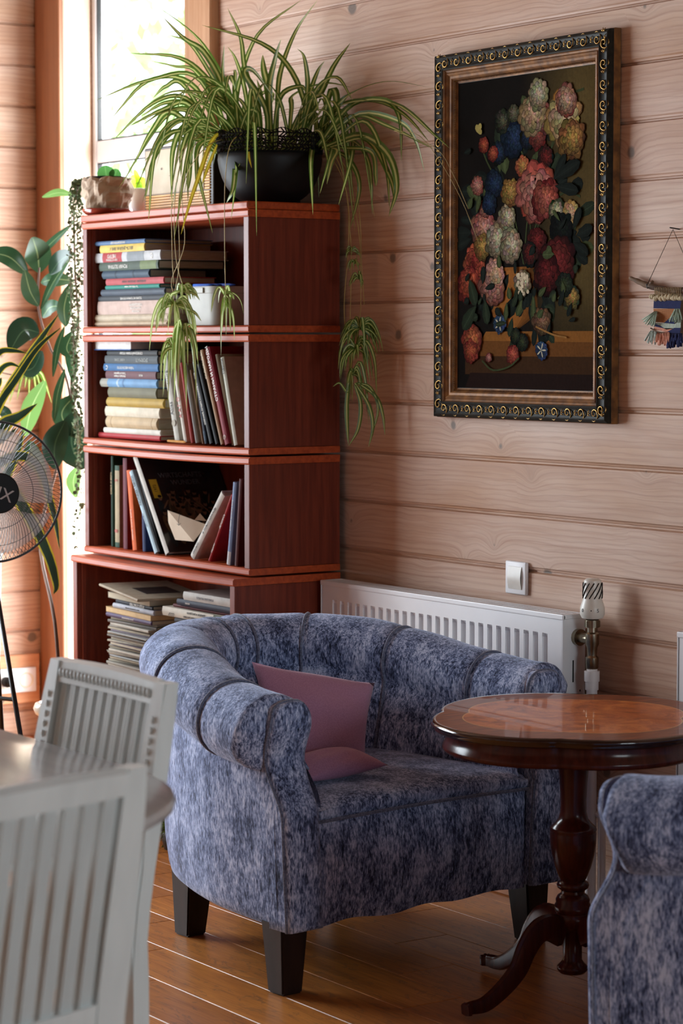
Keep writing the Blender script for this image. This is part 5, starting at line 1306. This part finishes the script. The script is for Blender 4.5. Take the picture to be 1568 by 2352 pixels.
for i in range(48):     # the rest of the tuft
    side = rr.choice([-1, -1, 1]); a = rr.gauss(0, .9)+(PI if side < 0 else 0)
    d = RIGHT*math.cos(a)+FH*math.sin(a); Lh = rr.uniform(.14, .36); rise = rr.uniform(.02, .20)
    c = RIGHT*(side*rr.uniform(.02, .09))+V((0, 0, Hbw*.76)); fall = rr.uniform(.0, .30) if rise < .16 else rr.uniform(-.05, .1)
    pts = [c, c+d*Lh*.30+V((0, 0, rise*.8)), c+d*Lh*.7+V((0, 0, rise)), c+d*Lh+V((0, 0, rise*.6-fall))]
    if fall > .08 and Lh < .24: Lh = .24; pts = [c, c+d*Lh*.35+V((0, 0, rise*.8)), c+d*Lh*.75+V((0, 0, rise)), c+d*Lh+V((0, 0, rise*.6-fall))]
    pts = [V((q.x, min(q.y, .12), q.z)) for q in pts]
    pts = [V((q.x, q.y, max(q.z, .02) if (q.y > -.17 and BX0-.03 < q.x+L0.x < BX1+.03) else q.z)) for q in pts]
    blade(bm, pts, rr.uniform(.013, .018), face=(d*.3+V((0, 0, 1))-FWD*.8), n=16, fold=rr.uniform(.1, .4), twist=rr.uniform(-.5, .5))
build('striped_leaves', bm, SPID, o)
bm = NB(); blade(bm, [z5(560, 560, Zb-.1), z5(500, 600, Zb-.14), z5(440, 760, Zb-.16), z5(400, 880, Zb-.16), z5(365, 1005, Zb-.16)], .013, n=16); blade(bm, [z5(650, 560, Zb-.14), z5(655, 660, Zb-.16), z5(668, 720, Zb-.16)], .008, n=8); blade(bm, [z5(520, 620, Zb-.1), z5(480, 720, Zb-.12), z5(455, 790, Zb-.12)], .010, n=8)
build('yellowed_leaves', bm, m_leaf('yellowed_leaf', rgb(230, 210, 70), rgb(196, 168, 40), 'mid', .2, .4), o)
# runners
def run(pts, r=.0011, n=26): 
    b = NB(); tube(b, catmull(pts, n), [r*(1+(.5 if k % 9 == 4 else 0)) for k in range(n)], 5); build('runner', b, STEM, o, smooth=True)
ZL = (V((0, 3.555, 0)).dot(FH)) if False else None
def fr(px, py, y=3.555): return on_y(px, py, y)-L0       # just in front of the bookcase
for pts in ([(520, 300), (430, 330), (397, 420), (395, 560), (399, 655)], [(530, 300), (440, 320), (404, 430), (404, 590), (432, 690)], [(540, 310), (450, 330), (412, 440), (412, 600), (398, 690)], [(545, 310), (470, 340), (420, 430), (424, 560), (395, 640), (400, 680)]):
    run([fr(*pts[0], 3.66)]+[fr(*q, 3.52) for q in pts[1:]])
run([fr(570, 300, 3.66), fr(530, 330, 3.56), fr(517, 420, 3.52), fr(516, 560, 3.52), fr(518, 672, 3.52)])
def rt(px, py, Z=6.72): return at(px, py, Z)-L0        # at the right flank of the bookcase
for pts in ([(730, 300), (780, 380), (798, 470), (800, 560), (790, 700), (796, 780)], [(740, 300), (800, 400), (815, 480), (826, 560), (828, 700), (822, 760)], [(740, 300), (810, 420), (826, 500), (830, 600), (836, 700)], [(730, 310), (790, 420), (804, 540), (806, 620), (800, 900)]):
    run([rt(*pts[0], 6.8)]+[rt(*q) for q in pts[1:]])
for pts in ([(1000, 340), (1040, 400), (1075, 480)], [(960, 310), (1010, 370), (1060, 460), (1100, 560)]): run([on_y(905, 300, 3.84)-L0]+[on_y(*q, 3.855)-L0 for q in pts], .0008, 16)
def plantlet(c, n, L, seed, spread=1.0, w=.009, down=.6, nm='plantlet'):
    q = random.Random(seed); b = NB()
    for k in range(n):
        a = q.uniform(0, 2*PI); d = RIGHT*math.cos(a)*spread+FH*math.sin(a)*.6*spread; l = L*q.uniform(.55, 1.1); up = q.uniform(-.1, .35)
        dn = q.uniform(.3, 1.2)*down
        pp = [c, c+d*l*.3+V((0, 0, l*up)), c+d*l*.55+V((0, 0, l*(up*.6-dn*.35))), c+d*l*(.6+.15*q.random())+V((0, 0, -l*dn))]
        pp = [V((t_.x, min(t_.y, 3.90-L0.y), t_.z)) for t_ in pp]
        blade(b, pp, w*q.uniform(.7, 1.2), face=-FWD+V((q.uniform(-.6, .6), q.uniform(-.6, .6), q.uniform(-.2, .6))), n=12, fold=.25, twist=q.uniform(-1, 1))
    build(nm, b, SPID2 if seed < 50 else SPID, o)
plantlet(fr(415, 668, 3.51), 16, .075, 1); plantlet(fr(400, 700, 3.51), 26, .13, 2, .8, .010, .9); plantlet(fr(420, 770, 3.50), 20, .14, 3, .55, .011, 1.1); plantlet(fr(398, 800, 3.50), 14, .15, 4, .5, .011, 1.2)
plantlet(fr(516, 676, 3.51), 9, .075, 5, 1); plantlet(fr(522, 705, 3.51), 6, .10, 6, .5, .009, 1.2)
plantlet(rt(808, 575, 6.70), 9, .05, 7+50, .8, .006); plantlet(rt(814, 605, 6.70), 8, .05, 58, .8, .006)
plantlet(rt(824, 640, 6.70), 6, .06, 59, .6, .008); plantlet(rt(826, 755, 6.66), 34, .11, 60, .8, .009, .7); plantlet(rt(818, 800, 6.66), 22, .13, 61, .7, .009, .9); plantlet(rt(810, 860, 6.66), 12, .10, 62, .6, .009, 1.1)
b = NB()
for pts, w in ((((800, 880), (796, 930), (797, 980), (800, 1022)), .013), (((815, 885), (828, 930), (822, 985), (800, 1025)), .012), (((815, 880), (846, 930), (856, 980), (846, 1027)), .012), (((820, 878), (862, 910), (878, 950), (884, 1000)), .011), (((818, 880), (850, 890), (868, 940), (850, 1010)), .009), (((803, 880), (797, 900), (780, 880), (764, 888)), .008)):
    blade(b, [rt(*q, 6.64) for q in pts], w, n=16, fold=.3)
build('plantlet', b, SPID, o)
b = NB()
for pts in (((655, 350), (640, 372), (622, 382)), ((571, 350), (560, 372), (545, 380)), ((571, 350), (585, 365), (602, 405)), ((571, 350), (580, 395), (590, 425)), ((571, 352), (610, 350), (640, 385)), ((571, 352), (600, 370), (604, 430)), ((568, 356), (555, 370), (548, 385))):
    blade(b, [at(*q, Zb-.165)-L0 for q in pts], .006, n=10)
build('plantlet', b, SPID2, o)
# ================================================================ rubber plant
_u = on_y(142, 1614, 3.40); base = V((_u.x, _u.y, 0))
o = thing('rubber_plant', base, 'tall rubber plant with big glossy oval leaves in a cream urn, left of the bookcase', 'plant'); L1 = V(o.location)
def f6(x, y, Z): return at(x/2.611, 400+y/2.611, Z)-L1
zt = at(92, 1616, base.dot(FH)).z; bm = NB(); lathe(bm, [(.05, 0), (.055, .01), (.045, .03), (.07, .14), (.072, zt-.10), (.058, zt-.055), (.064, zt-.045), (.080, zt-.035), (.086, zt-.018), (.080, zt-.004), (.07, zt), (.06, zt-.01), (.055, zt-.04), (.0005, zt-.045)], 40); build('urn', bm, plain('cream_glaze', rgb(250, 244, 230), rough=.2, coat=.3), o, smooth=True)
bm = NB()
tube(bm, catmull([(0, 0, zt-.08), f6(330, 2700, 7.3), f6(240, 2200, 7.6), f6(330, 1800, 7.72), f6(420, 1500, 7.72), f6(400, 1230, 7.72), f6(300, 1040, 7.72), f6(230, 800, 7.72), f6(235, 560, 7.72)], 40), [.006-.003*k/39 for k in range(40)], 8)
tube(bm, catmull([f6(440, 1500, 7.72), f6(430, 1200, 7.7), f6(470, 900, 7.7), f6(450, 600, 7.66), f6(440, 200, 7.62)], 20), [.006-.003*k/19 for k in range(20)], 8)
build('stems', bm, STEMD, o, smooth=True)
ovl = lambda s: math.sin(PI*min(.995, .02+.96*s))**.75
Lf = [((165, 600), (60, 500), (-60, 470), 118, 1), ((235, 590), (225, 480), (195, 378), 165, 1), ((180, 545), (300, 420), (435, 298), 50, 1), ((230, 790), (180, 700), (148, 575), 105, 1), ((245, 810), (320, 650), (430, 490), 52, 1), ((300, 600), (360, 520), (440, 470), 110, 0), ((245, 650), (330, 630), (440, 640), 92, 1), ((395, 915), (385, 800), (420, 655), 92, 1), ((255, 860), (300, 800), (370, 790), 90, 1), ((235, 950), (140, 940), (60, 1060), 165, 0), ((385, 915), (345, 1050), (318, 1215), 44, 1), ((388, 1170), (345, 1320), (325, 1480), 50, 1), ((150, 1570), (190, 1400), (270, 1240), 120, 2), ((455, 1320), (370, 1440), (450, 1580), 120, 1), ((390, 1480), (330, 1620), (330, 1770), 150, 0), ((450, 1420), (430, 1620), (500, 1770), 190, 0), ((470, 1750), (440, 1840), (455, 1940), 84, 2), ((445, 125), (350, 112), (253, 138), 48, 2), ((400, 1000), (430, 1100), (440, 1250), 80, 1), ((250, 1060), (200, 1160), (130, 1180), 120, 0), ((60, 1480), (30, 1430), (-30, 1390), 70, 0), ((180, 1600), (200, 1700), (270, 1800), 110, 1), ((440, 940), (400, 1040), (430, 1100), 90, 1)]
LIGHTR = m_leaf('lit_rubber_leaf', rgb(176, 200, 140), rgb(104, 142, 78), 'rib', .1, .3, rough=.3)  # paler green puts the light on the lit leaves into their colour
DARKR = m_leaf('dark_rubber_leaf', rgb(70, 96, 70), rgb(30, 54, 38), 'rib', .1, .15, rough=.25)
rr = random.Random(5)
for a, b, c, w_, m in Lf:
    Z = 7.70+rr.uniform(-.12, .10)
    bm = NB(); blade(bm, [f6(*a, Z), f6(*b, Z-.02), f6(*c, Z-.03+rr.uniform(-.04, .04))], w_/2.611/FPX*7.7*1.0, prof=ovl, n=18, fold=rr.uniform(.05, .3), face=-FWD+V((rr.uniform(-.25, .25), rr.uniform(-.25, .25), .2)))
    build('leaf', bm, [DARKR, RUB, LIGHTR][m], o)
# ================================================================ yellow-edged snake plant on tall planter, partly beyond the left edge
base = at(-95, 1500, 7.2); base.z = 0
o = thing('snake_plant', base, 'yellow-edged long-leaved plant arching in from the left edge behind the fan', 'plant'); L1 = V(o.location)
bm = NB(); lathe(bm, [(.10, 0), (.11, .02), (.13, .80), (.135, .82), (.125, .82), (.12, .80), (.0005, .79)], 36); build('tall_planter', bm, plain('white_planter', rgb(214, 208, 198), rough=.5), o, smooth=True)
r0 = V((0, 0, .79))
SL = [([(0, 1380), (150, 1130), (250, 980), (355, 835)], 52), ([(-20, 1420), (100, 1230), (230, 1040), (372, 915)], 46), ([(-60, 1180), (0, 1070), (80, 1060), (165, 1075)], 42), ([(-60, 1300), (0, 1180), (60, 1140), (125, 1160)], 40), ([(-60, 1600), (20, 1500), (110, 1455), (226, 1375)], 84), ([(-60, 1900), (40, 1800), (110, 1640), (142, 1530)], 62), ([(-20, 1750), (120, 1690), (230, 1760), (320, 2030), (358, 2255)], 62), ([(-40, 1850), (60, 1880), (180, 2060), (290, 2280), (338, 2460), (320, 2520)], 76), ([(-60, 1350), (-10, 1260), (10, 1220)], 60), ([(-60, 1500), (-10, 1400), (70, 1230)], 50), ([(-60, 1700), (20, 1560), (90, 1490)], 46), ([(-60, 1650), (0, 1600), (60, 1560), (100, 1520)], 40)]
rr = random.Random(6)
for pts, w_ in SL:
    Z = 7.2+rr.uniform(-.05, .08); bm = NB(); P = [f6(*q, Z) for q in pts]
    p0 = P[0]; blade(bm, [r0+(p0-r0)*.02, r0.lerp(p0, .55)+V((0, 0, .04))]+P, w_/2.611/FPX*7.2*1.05, prof=lambda s: min(1, .35+1.5*s)*(1-s**5), n=30, fold=.35, face=-FWD+V((rr.uniform(-.2, .2), rr.uniform(-.2, .2), .1)), twist=rr.uniform(-.3, .3))
    build('leaf', bm, SNK, o)
# spider plants beyond, small tuft left
o = thing('hanging_tuft', at(70, 870, 7.9), 'small blurred green tuft of narrow leaves low on the left wall behind the snake plant', 'plant')
bm = NB(); rr = random.Random(12)
for k in range(14):
    a = rr.uniform(-1.2, 1.2); d = RIGHT*math.sin(a)*.09+FH*rr.uniform(-.05, .02); blade(bm, [(0, 0, 0), d*.5+V((0, 0, .02)), d+V((0, 0, -.03-rr.random()*.06))], .012, n=10)
build('narrow_leaves', bm, SPID, o); bm = NB(); p_ = V((XL+.01, YW-.22, at(70, 850, 7.9).z)); tube(bm, [V((0, 0, 0)), p_-V(o.location)], .002, 6); build('hook_wire', bm, BLACK, o)
# ================================================================ small floor plant
a = on_z(372, 1966, 0)
o = thing('floor_plant', (a.x-.06, a.y+.10, 0), 'low fuzzy green plant on the floor between armchair and dining table', 'plant')
bm = NB(); lathe(bm, [(.05, 0), (.065, .05), (.06, .055), (.0005, .045)], 24); build('pot', bm, DARKLEG, o, smooth=True)
bm = NB(); rr = random.Random(3)
for k in range(170):
    d = V((rr.gauss(0, 1), rr.gauss(0, 1), rr.uniform(-.35, 1))).normalized()*rr.uniform(.06, .11); blade(bm, [(0, 0, .05), V((0, 0, .06))+d*.6, V((0, 0, .05))+d+V((0, 0, -.015))], .006, n=5)
build('fine_leaves', bm, m_leaf('moss_leaf', rgb(130, 150, 80), rgb(76, 96, 44), 'mid', .2, .3), o)
# ================================================================ fan
Zf = 6.85; c = at(-15, 1130, Zf)
o = thing('standing_fan', (c.x, c.y, 0), 'black wire-cage standing fan at the left edge with grey blades', 'fan')
hd = bpy.data.objects.new('fan_head', None)
yawf = math.atan2(-FWD.y, -FWD.x)
Lh_ = c.z
nrm = (V((-FWD.x, -FWD.y, 0)).normalized()*math.cos(.40)+RIGHT*math.sin(.40)).normalized()
xh = V((0, 0, 1)).cross(nrm).normalized(); yh_ = nrm.cross(xh)
MF = Matrix.Translation((0, 0, Lh_)) @ Matrix((xh, yh_, nrm)).transposed().to_4x4()
BW_ = plain('black_wire', rgb(26, 28, 30), rough=.35)
def fpart(nm, bm, mat, par=None, **k):
    bmesh.ops.transform(bm, matrix=MF, verts=bm.verts); return build(nm, bm, mat, par or o, **k)
Rf = .200; bm = NB(); NW = 96
for k in range(NW):
    t = 2*PI*k/NW; pts = []
    for i in range(9):
        s = i/8; r_ = .05+(Rf-.05)*s; t2 = t+.35*(1-s); z_ = .062*(1-s**2.6); pts.append((r_*math.cos(t2), r_*math.sin(t2), z_))
    tube(bm, pts, .0009, 4, cap=False)
for r_, z_ in ((.10, .059), (.15, .042)): tube(bm, [(r_*math.cos(2*PI*k/60), r_*math.sin(2*PI*k/60), z_-.001) for k in range(60)], .0012, 4, closed=True)
fpart('front_grille', bm, BW_)
bm = NB()
for k in range(NW):
    t = 2*PI*k/NW; tube(bm, [(r_*math.cos(t), r_*math.sin(t), -.075*(1-((r_-.05)/(Rf-.05))**3)) for r_ in (.05, .1, .15, .185, Rf)], .0009, 4, cap=False)
for r_, z_ in ((.12, -.06), ): tube(bm, [(r_*math.cos(2*PI*k/60), r_*math.sin(2*PI*k/60), z_) for k in range(60)], .0012, 4, closed=True)
fpart('rear_grille', bm, BW_)
bm = NB(); tube(bm, [(Rf*math.cos(2*PI*k/80), Rf*math.sin(2*PI*k/80), 0) for k in range(80)], .0035, 8, closed=True); fpart('rim_ring', bm, BW_, smooth=True)
bm = NB(); lathe(bm, [(.057, .058), (.0575, .064), (.054, .068), (.0005, .069)], 40); fpart('hub_badge', bm, plain('glossy_black', rgb(10, 11, 12), rough=.5, spec=.2), smooth=False, auto=40)
text('RIX', .050, colmat(rgb(190, 190, 190)), o, MF @ basis((math.cos(-.35), math.sin(-.35), 0), (-math.sin(-.35), math.cos(-.35), 0), (.0, .0, .0695)), name='hub_lettering')
BLD = NT('smoked_plastic'); BLD.col(rgb(226, 224, 224)); BLD.set(Roughness=.35); _tb = BLD.node('ShaderNodeBsdfTransparent'); _mx = BLD.node('ShaderNodeMixShader'); _mx.inputs[0].default_value = .38; BLD.l.new(_tb.outputs[0], _mx.inputs[1]); BLD.l.new(BLD.b.outputs[0], _mx.inputs[2]); BLD.l.new(_mx.outputs[0], BLD.out.inputs[0])
for k in range(5):
    bm = NB(); t0 = 2*PI*k/5
    def bl(u, v):
        r_ = .035+.145*u; t = t0+(-.5+v)*(.85+.25*u)+.35*u; return V((r_*math.cos(t), r_*math.sin(t), -.012+.030*(v-.5)*(1-.3*u)))
    grid(bm, bl, 10, 8); e = fpart('blade', bm, BLD.m, smooth=True); md = e.modifiers.new('s', 'SOLIDIFY'); md.thickness = .002
bm = NB(); lathe(bm, [(.03, -.03), (.036, -.03), (.036, .02), (.03, .03), (.001, .032)], 24); fpart('hub', bm, BLD.m, smooth=True)
bm = NB(); lathe(bm, [(.045, -.078), (.05, -.09), (.05, -.15), (.04, -.17), (.001, -.172)], 28); fpart('motor_housing', bm, BLACK, smooth=True)
back = -nrm*.12
apex = V((back.x, back.y, Lh_-.18)); 
bm = NB(); tube(bm, [V((back.x, back.y, Lh_-.03)), apex], .014, 12); build('neck', bm, BLACK, o)
e1 = at(0, 1405, Zf-.02)-V(o.location); e2 = at(46, 1685, Zf-.10)-V(o.location); dr = (e2-e1); ft = e1+dr*((0.0-e1.z)/dr.z); top = e1-dr*((apex.z-e1.z)/(-dr.z))
top = e1+dr*((apex.z-e1.z)/dr.z)
bm = NB(); tube(bm, [top, ft+V((0, 0, .006))], .0072, 10); build('leg', bm, BW_, o, smooth=True)
fl = V((2*top.x-ft.x, 2*top.y-ft.y, 0.006)) ; 
side_ = RIGHT*-.34; f2 = V((top.x, top.y, 0))+side_+V((0, 0, .006)); f3 = V((top.x, top.y, 0))+FH*.3+V((0, 0, .006))
for f_ in (f2, f3):
    bm = NB(); tube(bm, [top, f_], .0072, 10); build('leg', bm, BW_, o, smooth=True)
cb = at(30, 1606, Zf-.07)-V(o.location); k_ = (cb.z-top.z)/(ft.z-top.z); A_ = top.lerp(ft, k_); B_ = top.lerp(f2, k_)
bm = NB(); tube(bm, [A_, B_], .006, 8); build('crossbar', bm, BW_, o)
# ================================================================ dining table and chairs
o = thing('dining_table', (-3.8, 1.513, 0), 'blurred white-painted dining table with rounded end in the left foreground', 'table')
bm = NB(); r_ = .45; xe = .35; xw = -.35
def stad(r_, z, n=24):
    out = []
    for k in range(n+1): a = -PI/2+PI*k/n; out.append((xe+r_*math.cos(a), r_*math.sin(a), z))
    for k in range(n+1): a = PI/2+PI*k/n; out.append((xw+r_*math.cos(a), r_*math.sin(a), z))
    return out
rings = [[bm.verts.new(p) for p in stad(r, z)] for r, z in ((.40, .722), (.436, .722), (.447, .728), (.450, .737), (.446, .745), (.436, .750))]
for A, B in zip(rings, rings[1:]):
    for k in range(len(A)): bm.faces.new((A[k], A[(k+1) % len(A)], B[(k+1) % len(A)], B[k]))
bm.faces.new(rings[0][::-1]); bm.faces.new(rings[-1])
TW = plain('white_gloss_tabletop', rgb(196, 200, 202), rgb(186, 190, 192), rough=.16, scale=5, stretch=(1, 8, 1)); build('tabletop', bm, TW, o, auto=35)
bm = NB()
for a, b, c_, d in ((-.5, -.33, .5, -.31), (-.5, .31, .5, .33), (-.5, -.31, -.48, .31), (.48, -.31, .5, .31)): box(bm, a, b, .64, c_, d, .7215, .002)
build('apron', bm, WHITEW, o)
for sx in (-1, 1):
    for sy in (-1, 1):
        bm = NB(); lathe(bm, [(.022, 0), (.03, .02), (.024, .05), (.034, .3), (.028, .5), (.038, .56), (.036, .72)], 20, c=(sx*.46, sy*.285, 0)); build('leg', bm, WHITEW, o, smooth=True)
def dining_chair(label):
    o = thing('dining_chair', (0, 0, 0), label, 'chair', 'white dining chairs')
    rk = lambda z: -.075*max(0, (z-.45)/.42)**1.1        # rake of the back
    def bar(bm, x0, x1, z0, z1, d=.022, n=1, dx=0, y0=0):
        rows = []
        for i in range(n+1):
            z = z0+(z1-z0)*i/n; y = rk(z)+y0; rows.append([bm.verts.new(q) for q in ((x0, y, z), (x1, y, z), (x1, y+d, z), (x0, y+d, z))])
        for A, B in zip(rows, rows[1:]):
            for k in range(4): bm.faces.new((A[k], A[(k+1) % 4], B[(k+1) % 4], B[k]))
        bm.faces.new(rows[0][::-1]); bm.faces.new(rows[-1])
    for s in (-1, 1):
        bm = NB(); a = s*.225; bar(bm, min(a, a-s*.042), max(a, a-s*.042), 0, .868, .030, 14)
        for v_ in bm.verts:
            if abs(v_.co.x-a) < 1e-4 and v_.co.z < .868: v_.co.x += s*.020*min(1, (.868-v_.co.z)/.33)
        bmesh.ops.bevel(bm, geom=[e for e in bm.edges if abs(e.verts[0].co.z-e.verts[1].co.z) > .001], offset=.004, segments=2, affect='EDGES'); build('rear_post', bm, WHITEW, o)
    bm = NB(); n = 20; rows = []
    for i in range(n+1):
        x = -.183+.366*i/n; cv = -.004*(1-(x/.2)**2)
        rows.append([bm.verts.new(q) for q in ((x, rk(.832)+cv, .830), (x, rk(.868)+cv-.002, .862+.004*(1-(x/.2)**2)), (x, rk(.868)+cv+.010, .870+.004*(1-(x/.2)**2)), (x, rk(.868)+cv+.028, .866+.004*(1-(x/.2)**2)), (x, rk(.832)+cv+.028, .830))])
    for A, B in zip(rows, rows[1:]):
        for k in range(5): bm.faces.new((A[k], A[(k+1) % 5], B[(k+1) % 5], B[k]))
    bm.faces.new(rows[0]); bm.faces.new(rows[-1][::-1]); tr_ = build('top_rail', bm, WHITEW, o)
    bm = NB()
    for i in range(24):
        x = -.172+.344*i/23; bmesh.ops.create_icosphere(bm, subdivisions=1, radius=.0078, matrix=Matrix.Translation((x, rk(.848)+.029, .848)) @ Matrix.Diagonal((.8, .5, 1.2, 1)))
    build('carved_border', bm, WHITEW, tr_, smooth=True)
    for s in (-1, 1):
        bm = NB()
        for i in range(18): bmesh.ops.create_icosphere(bm, subdivisions=1, radius=.0066, matrix=Matrix.Translation((s*.204, rk(.50+.018*i)+.031, .50+.018*i)) @ Matrix.Diagonal((.9, .4, 1.2, 1)))
        build('carved_border', bm, WHITEW, [q_ for q_ in o.children if q_.name.startswith('rear_post')][0 if s < 0 else 1], smooth=True)
    bm = NB(); bar(bm, -.183, .183, .50, .53, .026, 1); build('lower_rail', bm, WHITEW, o)
    for i in range(10):
        x = -.183+.366*(i+.5)/10; bm = NB(); bar(bm, x-.0118, x+.0118, .53, .832, .012, 8, y0=.006)
        for q in (-.007, 0, .007): bar(bm, x+q-.0022, x+q+.0022, .53, .832, .015, 8, y0=.006)
        build('slat', bm, WHITEW, o)
    bm = NB(); grid(bm, lambda u, v: V(((-.215+.43*u)*(1+.06*v), .01+.42*v, .455+.02*math.sin(PI*u)**.5*math.sin(PI*v)**.5)), 14, 14); g_ = box(bm, -.215, .01, .43, .215, .43, .455, .004); build('seat', bm, plain('pale_seat_fabric', rgb(196, 190, 176), rough=.9, scale=60), o, smooth=False)
    bm = NB(); box(bm, -.21, .005, .37, .21, .025, .43, .002); box(bm, -.21, .395, .37, .21, .42, .43, .002); box(bm, -.215, .02, .37, -.195, .40, .43, .002); box(bm, .195, .02, .37, .215, .40, .43, .002); build('seat_frame', bm, WHITEW, o)
    for s in (-1, 1):
        bm = NB(); lathe(bm, [(.012, 0), (.018, .03), (.014, .05), (.022, .3), (.024, .36), (.024, .43)], 16, c=(s*.195, .40, 0)); build('front_leg', bm, WHITEW, o, smooth=True)
    return o
ch1 = dining_chair('white slatted dining chair seen from behind, nearest the viewer, bottom left')
ch1.location = (-2.88, 1.413, 0); ch1.rotation_euler = (0, 0, math.radians(105.4))
ch2 = dup(ch1); ch2['label'] = 'white carved dining chair beyond the table, its slatted back facing the viewer'
ch2.location = (-3.746, 2.02, 0); ch2.rotation_euler = (0, 0, PI); ch2.scale = (.93, 1, 1)
